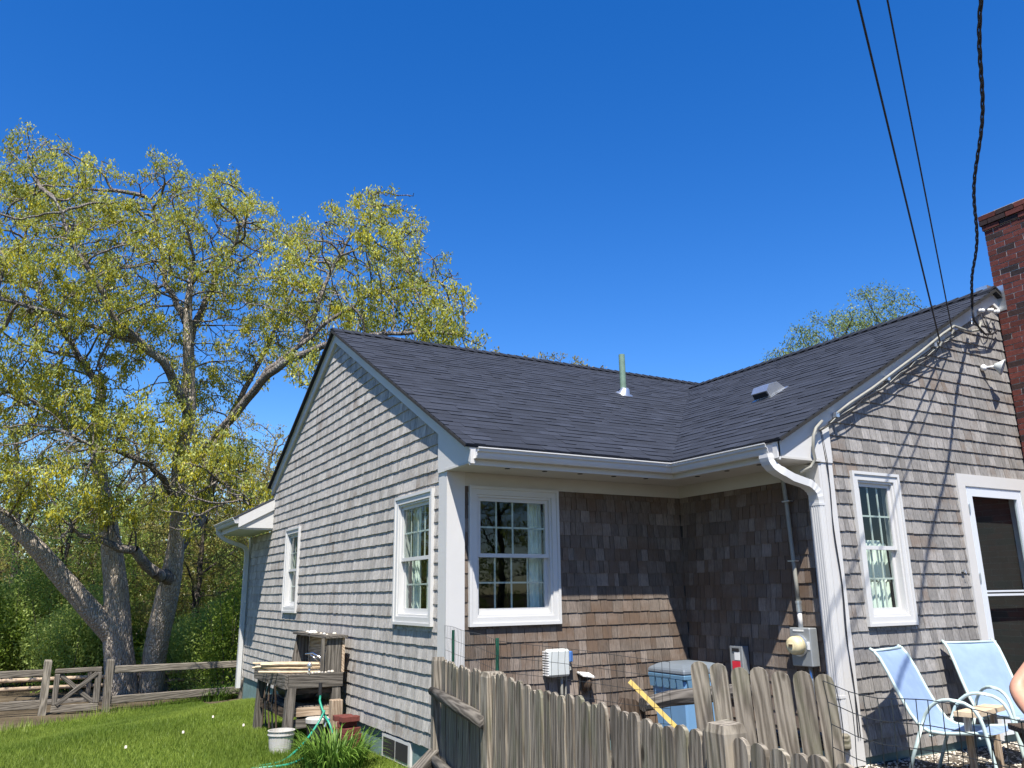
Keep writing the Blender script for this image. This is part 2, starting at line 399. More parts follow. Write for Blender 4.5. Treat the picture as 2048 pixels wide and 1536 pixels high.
# openings in (u0,u1,z0,z1): outer casing
OPEN = {'W1': [(-1.265, -.295, -.29, .998), (-5.884, -5.125, -.235, .995)],
        'W2': [(.210, 1.206, -.29, .998)], 'W3': [], 'W4': [(3.258, 3.937, -.327, 1.071), (4.91, 6.184, -1.45, 1.152)]}
RANGE = {'W1': (-8.6, 0), 'W2': (0, L), 'W3': (0, D), 'W4': (L, 9.2)}
def top_at(pl, u):
    if pl == 'W1': return roofA(-u)-.12 if -u < YL else 1.05
    if pl == 'W4': return roofB(u)-.12
    return 1.12
walls = {}
for pl in ('W1', 'W2', 'W3', 'W4'):                      # sheathing behind the shingles, with real openings
    b = MB(); u0, u1 = RANGE[pl]; us = sorted({u0, u1}|{v for o in OPEN[pl] for v in (o[0]+.06, o[1]-.06)}|({-YA, -YL} if pl == 'W1' else set())|({XB} if pl == 'W4' else set()))
    o_, r_, q_ = PL[pl]
    for a, c in zip(us[:-1], us[1:]):
        mid = (a+c)/2; zs = [BASE]; cut = [o for o in OPEN[pl] if o[0] < mid < o[1]]
        segs = []
        if cut: segs = [(BASE, cut[0][2]+.05, None), (cut[0][3]-.05, None, None)]
        else: segs = [(BASE, None, None)]
        for z0, z1, _ in segs:
            if z1 is not None and z1 <= z0+.01: continue
            e = 1e-4
            ta, tc = (z1, z1) if z1 is not None else (top_at(pl, a+e), top_at(pl, c-e))
            b.prism([wp(pl, a, z0), wp(pl, c, z0), wp(pl, c, tc), wp(pl, a, ta)], tuple(-.11*v for v in q_))
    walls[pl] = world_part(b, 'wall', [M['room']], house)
# shingle courses -----------------------------------------------------------
EXP = .127
pieces = []          # (pixel area, wall, verts, tone)
def area_px(vs):
    p = [proj(v) for v in vs[:4]]
    x = [q[0] for q in p]; y = [q[1] for q in p]
    if max(x) < 0 or min(x) > 2048 or min(y) > 1536: return 0
    return abs(sum(x[i]*y[(i+1) % 4]-x[(i+1) % 4]*y[i] for i in range(4)))/2
def shingles(pl, ulo, uhi, wmin, wmax, thick, zoff=0, rag=.005):
    k = 0; z = BASE+zoff
    while z < 4:
        u = ulo-random.random()*.1
        drift = .002*math.sin(k*1.7)
        while u < uhi:
            w = random.uniform(wmin, wmax); a, c = max(u, ulo), min(u+w-random.uniform(.003, .008), uhi); u += w
            if c-a < .02: continue
            zb = z+random.uniform(-rag, rag)+drift; zt = z+EXP+.012
            parts = [(a, c)]
            for (o0, o1, oz0, oz1) in OPEN[pl]:
                if zt-.02 > oz0+.02 and zb < oz1-.02:
                    nb = []
                    full = zb > oz0-.02 and zt < oz1+.02
                    for pp in parts:
                        if len(pp) > 2: nb.append(pp); continue
                        p, q = pp
                        if q <= o0+.01 or p >= o1-.01: nb.append((p, q)); continue
                        if p < o0: nb.append((p, o0+.01))
                        if q > o1: nb.append((o1-.01, q))
                        if not full and zb < oz0-.02: nb.append((max(p, o0), min(q, o1), 'below', oz0+.01))
                        elif not full: nb.append((max(p, o0), min(q, o1), 'above', oz1-.01))
                    parts = nb
            for pr in parts:
                p, q = pr[0], pr[1]; b0, t0 = zb, zt
                if len(pr) > 2:
                    if pr[2] == 'below': t0 = min(zt, pr[3])
                    else: b0 = max(zb, pr[3])
                if q-p < .015: continue
                tp, tq = min(t0, top_at(pl, p)-.01), min(t0, top_at(pl, q)-.01)
                if tp < b0+.01 and tq < b0+.01: continue
                tp, tq = max(tp, b0+.004), max(tq, b0+.004)
                n0 = thick*random.uniform(.93, 1.07); cup = random.uniform(-.0015, .0015); n1 = .004
                bl, br = b0, b0+random.uniform(-.003, .003)
                vs = [wp(pl, p, bl, n0+cup), wp(pl, q, br, n0-cup), wp(pl, q, tq, n1), wp(pl, p, tp, n1),
                      wp(pl, p, bl, -.002), wp(pl, q, br, -.002), wp(pl, q, tq, -.002), wp(pl, p, tp, -.002)]
                pieces.append((area_px(vs), pl, vs, random.random()))
        z += EXP; k += 1
FS = [(0, 1, 2, 3), (4, 7, 6, 5), (0, 4, 5, 1), (1, 5, 6, 2), (2, 6, 7, 3), (3, 7, 4, 0)]
shingles('W1', -8.55, -PW, .045, .12, .0175, 0, .0032)
shingles('W2', PW, L-.004, .055, .15, .0145, .02, .003)
shingles('W3', .012, D-.10, .055, .15, .0145, .02, .003)
shingles('W4', L+PW, 9.0, .055, .15, .0185, -.03, .0035)
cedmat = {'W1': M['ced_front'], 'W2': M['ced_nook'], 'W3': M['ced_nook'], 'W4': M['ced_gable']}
pieces.sort(key=lambda q: -q[0])
rest = {k: MB() for k in PL}
for i, (ar, pl, vs, t) in enumerate(pieces):
    if i < 300:
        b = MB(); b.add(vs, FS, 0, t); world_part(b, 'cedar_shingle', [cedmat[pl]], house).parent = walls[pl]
    else: rest[pl].add(vs, FS, 0, t)
for pl, b in rest.items():
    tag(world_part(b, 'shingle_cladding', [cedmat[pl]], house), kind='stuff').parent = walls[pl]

# trim -----------------------------------------------------------------------
b = MB(); b.box((-.030, -.030, -1.42), (PW, -.001, 1.13)); world_part(b, 'corner_board', [M['white']], house)
b = MB(); b.box((-.028, -.0005, -1.42), (-.001, PW, 1.50)); world_part(b, 'corner_board', [M['white']], house)
b = MB(); b.box((L+.001, -D-.030, -1.45), (L+PW, -D-.001, 1.50)); world_part(b, 'corner_board', [M['white']], house)
b = MB(); b.box((L-.030, -D-.028, -1.45), (L-.001, -D+.12, 1.12)); world_part(b, 'corner_board', [M['white']], house)
b = MB(); b.box((-.026, 8.50, -1.42), (-.001, 8.62, 1.06)); world_part(b, 'corner_board', [M['white']], house)
# frieze + soffit
b = MB()
b.box((PW-.002, -.026, 1.0), (L-.022, -.001, 1.13)); b.box((L-.022, -D+.12, 1.0), (L-.001, -.001, 1.13))
world_part(b, 'frieze_board', [M['soffit']], house)
FO = .53                                                   # fascia line
b = MB()
b.prism([(-.045, -FO, 1.131), (L-FO, -FO, 1.131), (L-FO, -D-.045, 1.131), (L, -D-.045, 1.131), (L, 0, 1.131), (-.045, 0, 1.131)], (0, 0, .02))
sof = world_part(b, 'soffit', [M['soffit']], house)
for i in range(5):
    b = MB(); u = .42+i*.41
    b.lathe([(.026, 0), (.026, .004)], (u, -FO+.13, 1.1262), 12); o = world_part(b, 'soffit_vent', [M['dark']], house); o.parent = sof
for i in range(3):
    b = MB(); b.lathe([(.026, 0), (.026, .004)], (L-FO+.13, -.75-i*.42, 1.1262), 12); o = world_part(b, 'soffit_vent', [M['dark']], house); o.parent = sof
b = MB()
b.prism([(-.045, -FO-.02, 1.115), (-.045, -FO-.02, 1.29), (L-FO-.02, -FO-.02, 1.29), (L-FO-.02, -FO-.02, 1.115)], (0, .02, 0))
b.prism([(L-FO-.02, -FO, 1.115), (L-FO-.02, -FO, 1.29), (L-FO-.02, -D-.05, 1.29), (L-FO-.02, -D-.05, 1.115)], (.02, 0, 0))
world_part(b, 'fascia_board', [M['white']], house)
# rake boards (gable A, both slopes; gable B)
def rake_board(pts_out, vec): b = MB(); b.prism(pts_out, vec); return world_part(b, 'rake_board', [M['white']], house)
RD = .165
def rakeA(x0, y0, y1): return [(x0, y0, roofA(y0)-.012), (x0, y1, roofA(y1)-.012), (x0, y1, roofA(y1)-.012-RD), (x0, y0, roofA(y0)-.012-RD)]
rake_board(rakeA(-.050, -FO-.04, YA), (.05, 0, 0)); rake_board(rakeA(-.050, YA, YL+.05), (.05, 0, 0))
def rakeB(y0, x0, x1): return [(x0, y0, roofB(x0)-.012), (x1, y0, roofB(x1)-.012), (x1, y0, roofB(x1)-.012-RD), (x0, y0, roofB(x0)-.012-RD)]
rake_board(rakeB(-D-.050, L-FO-.04, XB), (0, .05, 0)); rake_board(rakeB(-D-.050, XB, 9.3), (0, .05, 0))
# thin second moulding under the roof edge
b = MB(); b.prism([(-.062, y, z) for (_, y, z) in [(0, -FO-.04, roofA(-FO-.04)-.010), (0, YA, ZA-.010), (0, YA, ZA-.05), (0, -FO-.04, roofA(-FO-.04)-.05)]], (.0115, 0, 0))
b.prism([(-.062, y, z) for (_, y, z) in [(0, YA, ZA-.010), (0, YL+.05, roofA(YL+.05)-.010), (0, YL+.05, roofA(YL+.05)-.05), (0, YA, ZA-.05)]], (.0115, 0, 0))
world_part(b, 'rake_moulding', [M['white']], house)
# boxed eave returns
b = MB(); ya, yb = -FO-.02, PW
b.prism([(-.040, ya, 1.13), (-.040, yb, 1.13), (-.040, yb, roofA(yb)-.1), (-.040, ya, roofA(ya)-.1)], (.038, 0, 0))
world_part(b, 'eave_return', [M['white']], house)
b = MB(); xa, xb = L-FO-.02, L+PW
b.prism([(xa, -D-.040, 1.13), (xb, -D-.040, 1.13), (xb, -D-.040, roofB(xb)-.1), (xa, -D-.040, roofB(xa)-.1)], (0, .038, 0))
world_part(b, 'eave_return', [M['white']], house)

# roof -----------------------------------------------------------------------
roof = MB()
EV = .575
A = lambda x, y: (x, y, roofA(y)-.012)
V0 = (L-EV, -EV); V1 = (XB, XB-L)        # valley in plan: y = x-L
roof.prism([A(-.10, -EV), A(L-EV, -EV), A(XB, XB-L), A(XB+1.1, XB-L-1.1+.0), A(XB+1.1, YA), A(-.10, YA)], (0, 0, -.018), t=.3)
roof.prism([(x, y, roofA(y)-.012) for x, y in ((-.10, YA), (9, YA), (9, 7.9), (.6, 7.9), (.6, YL+.10), (-.10, YL+.10))], (0, 0, -.018), t=.3)
Bp = lambda x, y: (x, y, roofB(x)-.012)
roof.prism([Bp(L-EV, -EV), Bp(L-EV, -D-.105), Bp(XB, -D-.105), Bp(XB, XB-L)], (0, 0, -.018), t=.3)
roof.prism([Bp(XB, -D-.105), Bp(9.6, -D-.105), Bp(9.6, 3.2), Bp(XB, 3.28)], (0, 0, -.018), t=.3)
roof = world_part(roof, 'roof', [M['asphalt']], house)
rp = []
RE = .132
def roof_tabs(kind):
    sl = math.sqrt(1+MS*MS); step = RE/sl
    nrm = np.array((0, -MS, 1.))/sl if kind == 'A' else np.array((-MS, 0, 1.))/sl
    n = int(((YA if kind == 'A' else XB-L)+EV)/step)+1
    for k in range(n):
        d0 = -EV-.012+k*step; d1 = min(d0+step*1.25, YA if kind == 'A' else XB-L)
        if kind == 'A': lo, hi = -.105, (L+d0+.11 if d0 < XB-L else XB+1.0)
        else: lo, hi = -D-.108, d0+.11        # y range, valley at y=d
        u = lo-random.random()*.2
        while u < hi:
            w = random.uniform(.10, .30); a, c = max(u, lo), min(u+w, hi); u += w
            if c-a < .02: continue
            th = random.choice([.007, .008, .012, .013]); wig = random.uniform(-.002, .002)
            def P(uu, dd, h):
                dd = min(dd, YA if kind == 'A' else XB-L)
                z = ZE+MS*(dd+OE)
                p = np.array((uu, dd, z)) if kind == 'A' else np.array((L+dd, uu, z))
                return p+nrm*h
            
            vs = [P(a, d0+wig, th), P(c, d0+wig, th), P(c, d1, .004), P(a, d1, .004), P(a, d0+wig, -.010), P(c, d0+wig, -.010), P(c, d1, -.010), P(a, d1, -.010)]
            rp.append((area_px(vs), vs, min(1, max(0, random.gauss(.45, .13)+(.12 if th > .01 else -.05)))))
roof_tabs('A'); roof_tabs('B')
rp.sort(key=lambda q: -q[0]); rb = MB()
for i, (ar, vs, t) in enumerate(rp):
    if i < 300: b = MB(); b.add(vs, FS, 0, t); world_part(b, 'roof_shingle', [M['asphalt']], house).parent = roof
    else: rb.add(vs, FS, 0, t)
tag(world_part(rb, 'shingle_field', [M['asphalt']], house), kind='stuff').parent = roof
# ridge caps: one folded piece after another
def ridge(p0, p1, side):
    p0, p1 = np.array(p0, float), np.array(p1, float); Ld = np.linalg.norm(p1-p0); d = (p1-p0)/Ld; n = int(Ld/.15)
    s = np.array(side, float)
    for i in range(n):
        a = p0+d*i*.15; e = a+d*.24; w = .135; dr = np.array((0, 0, -w*MS))
        h0, h1 = np.array((0, 0, .040)), np.array((0, 0, .026))
        tl = np.array((0, 0, -.024))
        top = [a-s*w+dr+h0, a+h0+(0, 0, .004), a+s*w+dr+h0, e+s*w+dr+h1, e+h1, e-s*w+dr+h1]
        vs = top+[q+tl for q in top]
        fs = [(0, 1, 4, 5), (1, 2, 3, 4), (6, 11, 10, 7), (7, 10, 9, 8), (0, 6, 7, 1), (1, 7, 8, 2), (2, 8, 9, 3), (3, 9, 10, 4), (4, 10, 11, 5), (5, 11, 6, 0)]
        b = MB(); b.add(vs, fs, 0, random.uniform(.0, .3)); world_part(b, 'ridge_cap', [M['asphalt']], house).parent = roof
ridge((-.11, YA, ZA), (XB+1.0, YA, ZA), (0, 1, 0)); ridge((XB, -D-.11, ZB), (XB, 3.25, ZB), (1, 0, 0))
# dark drip edges
b = MB()
b.prism([(-.112, y, roofA(y)-.004) for y in (-EV, YA, YL+.1)]+[(-.112, y, roofA(y)-.035) for y in (YL+.1, YA, -EV)], (.006, 0, 0))
b.prism([(x, -D-.112, roofB(x)-.004) for x in (L-EV, XB, 9.6)]+[(x, -D-.112, roofB(x)-.035) for x in (9.6, XB, L-EV)], (0, .006, 0))
world_part(b, 'drip_edge', [M['dark']], house)

# gutters: K profile swept with a mitre
PR = [(0, 0), (.012, 0), (.012, -.085), (.075, -.085), (.100, -.050), (.104, -.020), (.120, -.012), (.120, 0), (.114, 0), (.114, -.008), (.097, -.016), (.092, -.048), (.071, -.078), (.006, -.078), (.006, 0)]
PR = [(0, 0), (0, -.095), (.070, -.095), (.082, -.070), (.086, -.045), (.104, -.036), (.108, -.012), (.118, -.010), (.118, 0), (.112, 0), (.112, -.005), (.102, -.008), (.098, -.032), (.080, -.040), (.076, -.068), (.066, -.089), (.006, -.089), (.006, 0)]
def gutter(path, outs, zt):
    b = MB(); n = len(PR); vs = []
    for (x, y), (ox, oy) in zip(path, outs):
        for q, z in PR: vs.append((x+ox*q, y+oy*q, zt+z))
    fs = [tuple(range(n))]
    for i in range(len(path)-1):
        for k in range(n): fs.append((i*n+k, i*n+(k+1) % n, (i+1)*n+(k+1) % n, (i+1)*n+k))
    fs.append(tuple(range(n*(len(path)-1), n*len(path))))
    b.add(vs, fs); return b
GL = FO+.021
g = gutter([(-.02, -GL), (L-GL, -GL), (L-GL, -D+.0)], [(0, -1), (-1, -1), (-1, 0)], 1.262)
gut = world_part(g, 'gutter', [M['white_gutter']], house)
PR0 = PR; PR = [(q*1.025+.0005, z*1.02) for q, z in PR0]
o = world_part(gutter([(L-GL-.17, -GL), (L-GL, -GL), (L-GL, -GL-.17)], [(0, -1), (-1, -1), (-1, 0)], 1.2625), 'mitre_strip', [M['white_gutter']], house); o.parent = gut
PR = PR0
# downspout with a ribbed elbow
def strap(b, c, z, w=.10, d=.085): b.box((c[0]-w/2-.004, c[1]-d/2-.004, z), (c[0]+w/2+.004, c[1]+d/2+.004, z+.02))
def rect_sweep(b, path, w, d, side):
    """rectangular pipe swept through path in a vertical plane; side = horizontal width axis"""
    s = np.array(side, float); vs = []; fs = []
    P = [np.array(p, float) for p in path]
    for i, p in enumerate(P):
        t = P[min(i+1, len(P)-1)]-P[max(i-1, 0)]; t /= np.linalg.norm(t); n = np.cross(s, t); n /= np.linalg.norm(n)
        k = 1.06 if i % 2 and 0 < i < len(P)-1 else 1
        for a, c in ((-1, -1), (1, -1), (1, 1), (-1, 1)): vs.append(p+s*w/2*a*k+n*d/2*c*k)
    for i in range(len(P)-1):
        for k in range(4): fs.append((i*4+k, i*4+(k+1) % 4, (i+1)*4+(k+1) % 4, (i+1)*4+k))
    fs.append((3, 2, 1, 0)); fs.append(tuple(len(P)*4-4+k for k in range(4))); b.add(vs, fs)
DSX, DSY = L-.075, -D-.01
def bez(p0, p1, p2, p3, n):
    p0, p1, p2, p3 = map(np.array, (p0, p1, p2, p3)); r = []
    for i in range(n+1):
        t = i/n; r.append((1-t)**3*p0+3*t*(1-t)**2*p1+3*t*t*(1-t)*p2+t**3*p3)
    return r
b = MB(); gx = L-GL-.055
rect_sweep(b, bez((gx, -D+.05, 1.17), (gx, -D+.05, 1.08), (gx+.04, -D+.02, 1.04), (gx+.13, -D+.0, 1.0), 8), .10, .07, (0, 1, 0))
rect_sweep(b, [(gx+.12, -D+.0, 1.005), (gx+.22, -D, .965), (DSX-.11, -D, .925)], .098, .068, (0, 1, 0))
rect_sweep(b, bez((DSX-.12, -D, .93), (DSX-.03, -D, .89), (DSX, DSY, .86), (DSX, DSY, .74), 9), .10, .07, (0, 1, 0))
ds = world_part(b, 'downspout', [M['white_gutter']], house)
b = MB(); b.box((DSX-.035, DSY-.05, -1.30), (DSX+.035, DSY+.05, .75))
for i in range(4): b.box((DSX-.0385, DSY-.042+i*.024, -1.28), (DSX-.0350, DSY-.030+i*.024, .74))
for i in range(3): b.box((DSX-.026+i*.022, DSY-.0535, -1.28), (DSX-.014+i*.022, DSY-.0500, .74))
world_part(b, 'downspout_pipe', [M['white_gutter']], house).parent = ds
for z in (.73, -.9):
    b = MB(); b.box((DSX-.041, DSY-.056, z), (DSX+.041, DSY+.056, z+.022)); world_part(b, 'downspout_strap', [M['white_gutter']], house).parent = ds

# windows --------------------------------------------------------------------
def window(pl, o, cols, rows, curtain=None, depth=.11):
    u0, u1, z0, z1 = o; _, r_, q_ = PL[pl]
    def bx(b, a, c, za, zb, n0, n1):
        p = np.array(wp(pl, a, za, n0)); q = np.array(wp(pl, c, zb, n1))
        b.box(np.minimum(p, q), np.maximum(p, q))
    fr = MB(); cw = .075
    for (a, c, za, zb) in ((u0, u0+cw, z0, z1), (u1-cw, u1, z0, z1), (u0+cw, u1-cw, z1-cw, z1), (u0+cw, u1-cw, z0, z0+cw)): bx(fr, a, c, za, zb, -.02, .034)
    e = .022
    for (a, c, za, zb) in ((u0-.006, u0+e, z0-.006, z1+.006), (u1-e, u1+.006, z0-.006, z1+.006), (u0+e, u1-e, z1-e, z1+.006), (u0+e, u1-e, z0-.006, z0+e)): bx(fr, a, c, za, zb, -.01, .046)
    i0, i1, j0, j1 = u0+cw, u1-cw, z0+cw, z1-cw; e2 = .022
    for (a, c, za, zb) in ((i0, i0+e2, j0, j1), (i1-e2, i1, j0, j1), (i0+e2, i1-e2, j1-e2, j1), (i0+e2, i1-e2, j0, j0+e2)): bx(fr, a, c, za, zb, -.10, .018)
    f = world_part(fr, 'window', [M['vinyl']], house)
    i0 += e2; i1 -= e2; j0 += e2; j1 -= e2; mid = (j0+j1)/2-.005; sw = .036
    for name, (za, zb), n in (('upper_sash', (mid-.015, j1), -.005), ('lower_sash', (j0, mid+.02), -.04)):
        b = MB(); bot = sw if name == 'upper_sash' else .055
        for (a, c, y0, y1) in ((i0, i0+sw, za, zb), (i1-sw, i1, za, zb), (i0+sw, i1-sw, zb-.034, zb), (i0+sw, i1-sw, za, za+bot)): bx(b, a, c, y0, y1, n-.032, n)
        s = world_part(b, name, [M['vinyl']], house); s.parent = f
        g0, g1, h0, h1 = i0+sw, i1-sw, za+bot, zb-.034
        b = MB(); b.add([wp(pl, g0-.003, h0-.003, n-.014), wp(pl, g1+.003, h0-.003, n-.014), wp(pl, g1+.003, h1+.003, n-.014), wp(pl, g0-.003, h1+.003, n-.014)], [(0, 1, 2, 3)])
        p = world_part(b, 'pane', [M['glass']], house); p.parent = f
        if cols:
            b = MB()
            for i in range(1, cols): a = g0+(g1-g0)*i/cols; bx(b, a-.008, a+.008, h0, h1, n-.026, n-.018)
            for j in range(1, rows): c = h0+(h1-h0)*j/rows; bx(b, g0, g1, c-.008, c+.008, n-.0275, n-.0165)
            world_part(b, 'muntin_grid', [M['muntin']], house).parent = f
    if curtain:
        for (a, c, za, zb, amp, wl, hang) in curtain:
            n = max(12, int((c-a)/.008)); rows_ = 6 if hang else 1; vs = []; fs = []
            for k in range(rows_+1):
                for i in range(n+1):
                    uu = a+(c-a)*i/n; zz = zb+(za-zb)*k/rows_
                    if hang and k == rows_: zz += hang*abs(math.sin((uu-a)/wl*.9))
                    vs.append(wp(pl, uu, zz, -.15+amp*math.sin((uu-a)/wl*6.28+.3*k)*(.5+.5*k/rows_)+.3*amp*math.sin(uu*90)))
            for k in range(rows_):
                for i in range(n): fs.append((k*(n+1)+i, k*(n+1)+i+1, (k+1)*(n+1)+i+1, (k+1)*(n+1)+i))
            b = MB(); b.add(vs, fs); world_part(b, 'curtain', [M['curtain']], house, smooth=True).parent = f
    return f
window('W2', OPEN['W2'][0], 4, 2, [(.96, 1.12, -.22, .93, .018, .045, 0)])
window('W1', OPEN['W1'][0], 4, 2, [(-1.20, -.98, -.22, .93, .018, .05, 0)])
window('W1', OPEN['W1'][1], 2, 2, [(-5.82, -5.55, -.2, .93, .018, .05, 0)])
window('W4', OPEN['W4'][0], 3, 2, [(3.33, 3.87, -.02, .42, .016, .06, .12), (3.33, 3.87, -.27, .06, .018, .055, 0), (3.33, 3.80, .36, .45, .012, .03, .03)])
# storm door
pl = 'W4'; u0, u1, z0, z1 = OPEN['W4'][1]
b = MB(); b.box((u0, -D-.034, -1.45), (u0+.125, -D+.02, z1)); b.box((u1-.125, -D-.034, -1.45), (u1, -D+.02, z1)); b.box((u0+.125, -D-.034, z1-.125), (u1-.125, -D+.02, z1))
world_part(b, 'door_casing', [M['white']], house)
a, c = u0+.15, u1-.15
b = MB(); b.box((u0+.125, -D-.022, -1.42), (a, -D+.1, z1-.125)); b.box((c, -D-.022, -1.42), (u1-.125, -D+.1, z1-.125)); b.box((a, -D-.022, z1-.15), (c, -D+.1, z1-.125))
dr = world_part(b, 'storm_door', [M['door_white']], house)
b = MB(); y0, y1 = -D-.030, -D+.004; w = .075
b.box((a, y0, -1.40), (a+w, y1, z1-.153)); b.box((c-w, y0, -1.40), (c, y1, z1-.153)); b.box((a+w, y0, z1-.153-w), (c-w, y1, z1-.153)); b.box((a+w, y0, -1.40), (c-w, y1, -1.15)); b.box((a+w, y0-.004, -.09), (c-w, y1, -.068)); b.box((a+w, y0-.004, -.052), (c-w, y1, -.034))
world_part(b, 'door_frame', [M['door_white']], house).parent = dr
for zz in ((-1.15, -.09), (-.034, z1-.153-w)):
    b = MB(); b.add([(a+w, -D-.012, zz[0]), (c-w, -D-.012, zz[0]), (c-w, -D-.012, zz[1]), (a+w, -D-.012, zz[1])], [(0, 1, 2, 3)])
    world_part(b, 'door_glass', [M['glass']], house).parent = dr
b = MB()
for z in (-.9, .05, .75): b.tube([(a-.006, -D-.034, z), (a-.006, -D-.034, z+.09)], .007, 8)
world_part(b, 'hinge', [M['galv']], house).parent = dr
b = MB(); b.box((c-w+.02, y0-.03, -.28), (c-w+.045, y0-.001, -.12)); world_part(b, 'door_handle', [M['black']], house).parent = dr
b = MB(); b.box((a, -D+.10, -1.4), (c, -D+.13, z1-.2)); world_part(b, 'dark_door_backing', [M['dark']], house)  # board behind the glass; the unlit interior is put into its dark colour

# foundation, inner shell, little basement window
b = MB()
b.box((.015, .02, -1.95), (.2, 8.5, BASE-.005)); b.box((.21, .02, -1.95), (L+.01, .2, BASE-.005)); b.box((L+.015, -D+.02, -1.95), (L+.2, .01, BASE-.005)); b.box((L+.21, -D+.015, -1.95), (9.1, -D+.2, BASE-.005))
world_part(b, 'foundation', [M['foundation']], house)
b = MB(); b.box((-.012, .80, -1.60), (.014, 1.55, BASE-.02)); bw = world_part(b, 'basement_window', [M['white']], house)
b = MB(); b.box((-.018, .85, -1.57), (-.0125, 1.16, BASE-.05)); b.box((-.018, 1.19, -1.57), (-.0125, 1.50, BASE-.05)); world_part(b, 'basement_pane', [M['dark']], house).parent = bw
b = MB()
b.box((.12, .12, -1.4), (9, 8.4, -1.36)); b.box((.12, 8.38, -1.36), (9, 8.45, 1.05)); b.box((9, -D+.1, -1.36), (9.06, 8.4, 1.4)); b.box((.115, .12, 1.04), (8.98, 8.37, 1.06)); b.box((L+.12, -D+.115, 1.2), (8.9, .1, 1.22)); b.box((L+.12, -D+.12, -1.4), (9, .11, -1.365))
world_part(b, 'inner_floor', [M['room']], house)
# a dark partition so that rooms do not run together
b = MB(); b.box((2.2, .13, -1.355), (2.26, 4.4, 1.035)); b.box((.13, 2.8, -1.355), (2.19, 2.86, 1.035)); b.box((4.2, -1.79, -1.36), (4.26, .2, 1.19)); world_part(b, 'partition', [M['room']], house)

# rear wing whose eave shows at the far left
b = MB(); YC = 6.86
C = lambda x, y: (x, y, ZE+MS*(x+OE)-.012)
b.prism([C(-EV, YC), C(2.5, YC+.2), C(2.5, 9.0), C(-EV, 9.0)], (0, 0, -.02), t=.3)
rw = world_part(b, 'rear_roof', [M['asphalt']], house)
b = MB()
b.prism([(x, YC-.0, ZE+MS*(x+OE)-.034) for x in (-EV, .0)]+[(x, YC, ZE+MS*(x+OE)-.034-RD) for x in (0, -EV)], (0, .03, 0))
b.prism([(-FO, YC+.031, 1.10), (0, YC+.031, 1.10), (0, YC+.031, 1.50), (-FO, YC+.031, 1.22)], (0, .02, 0))
b.box((-FO, YC+.052, 1.075), (0, 8.62, 1.098)); b.box((-FO-.022, YC+.031, 1.08), (-FO-.001, 8.62, 1.27))
world_part(b, 'rear_eave', [M['white']], house).parent = rw
g = gutter([(-GL-.01, YC+.02), (-GL-.01, 8.6)], [(-1, 0), (-1, 0)], 1.262); world_part(g, 'gutter', [M['white_gutter']], house)
b = MB()
rect_sweep(b, bez((-GL-.06, 8.52, 1.17), (-GL-.06, 8.52, 1.02), (-.35, 8.52, .95), (-.25, 8.52, .92), 7)+bez((-.24, 8.52, .918), (-.12, 8.52, .88), (-.075, 8.52, .86), (-.075, 8.52, .72), 7), .09, .065, (0, 1, 0))
b.box((-.11, 8.47, -1.55), (-.04, 8.57, .73)); world_part(b, 'downspout', [M['white_gutter']], house)

# roof vent pipe and hood
vp = np.array((3.81, 2.16, roofA(2.16)))
t = thing('vent_pipe', vp, 'green plumbing vent pipe standing on the dark roof with metal flashing', 'vent pipe')
b = MB(); b.lathe([(.045, -.05), (.045, .60), (.036, .60), (.036, .3)], (0, 0, 0), 18); b.build('pipe', [M['vent_green']], t, smooth=False)
b = MB(); q = (0, -MS, 1); b.lathe([(.155, .012), (.15, .02), (.085, .035), (.056, .11), (.048, .115)], (0, 0, -.02), 22, axis=q); b.build('flashing', [M['galv']], t, smooth=True)
rv = np.array((3.93, -.46, roofB(3.93)))
t = thing('roof_vent', rv, 'small square metal exhaust hood on the right roof slope', 'vent hood')
b = MB(); ax = np.array((1, 0, MS))/math.hypot(1, MS); n_ = np.array((-MS, 0, 1))/math.hypot(1, MS); yy = np.array((0, -1, 0))
h = [(-.14, .02), (-.15, .10), (-.07, .15), (.07, .13), (.15, .015)]
b.prism([ax*a+n_*c-yy*.12 for a, c in h], yy*.24); b.build('hood', [M['galv']], t)
b = MB(); b.obox(-ax*.17-yy*.15+n_*.008, ax*.36, yy*.30, n_*.006); b.build('flange', [M['galv']], t)
b = MB(); b.obox(-ax*.156-yy*.1+n_*.03, ax*.01, yy*.2, n_*.06); b.build('grille', [M['dark']], t)

# chimney --------------------------------------------------------------------
XC = 6.238; CY0, CY1 = -1.955, -3.10; CT = 4.39
b = MB(); b.box((XC+.005, CY1+.005, -1.62), (7.6, CY0-.005, CT-.02)); ch = world_part(b, 'chimney', [M['mortar']], house)
def brick(b, a, c): b.box(a, c, 0, random.random())
cb = []; stuffb = MB(); BH = .0665
n = int((CT+1.6)/BH)
for k in range(n):
    z = CT-(k+1)*BH; prot = .032 if k < 2 else (.014 if k == 2 else 0)
    y = CY0+prot; y = y+(.107 if k % 2 else 0)
    while y > CY1-prot:
        y2 = max(y-.203, CY1-prot); ya_ = min(y, CY0+prot)
        if ya_-y2 > .03:
            j = random.uniform(-.003, .003)
            e = ((XC-prot+j, y2, z), (XC+.06, ya_, z+.057))
            px, py = proj((XC, (ya_+y2)/2, z))
            cb.append((px < 2060 and py < 1100 and z > .6, e))
        y -= .213
    x = XC+.07-prot*0+(.1 if k % 2 else 0)
    while x < 7.6:
        for yy_ in ((CY1-prot, CY1+.06), (CY0-.06, CY0+prot)):
            if yy_[0] < -2.5 or z > 3: brick(stuffb, (x, yy_[0], z), (min(x+.203, 7.62), yy_[1], z+.057))
        x += .213
k = 0
for vis, (a, c) in cb:
    if vis and k < 300: b = MB(); brick(b, a, c); world_part(b, 'brick', [M['brick']], house).parent = ch; k += 1
    else: brick(stuffb, a, c)
tag(world_part(stuffb, 'brickwork', [M['brick']], house), kind='stuff').parent = ch
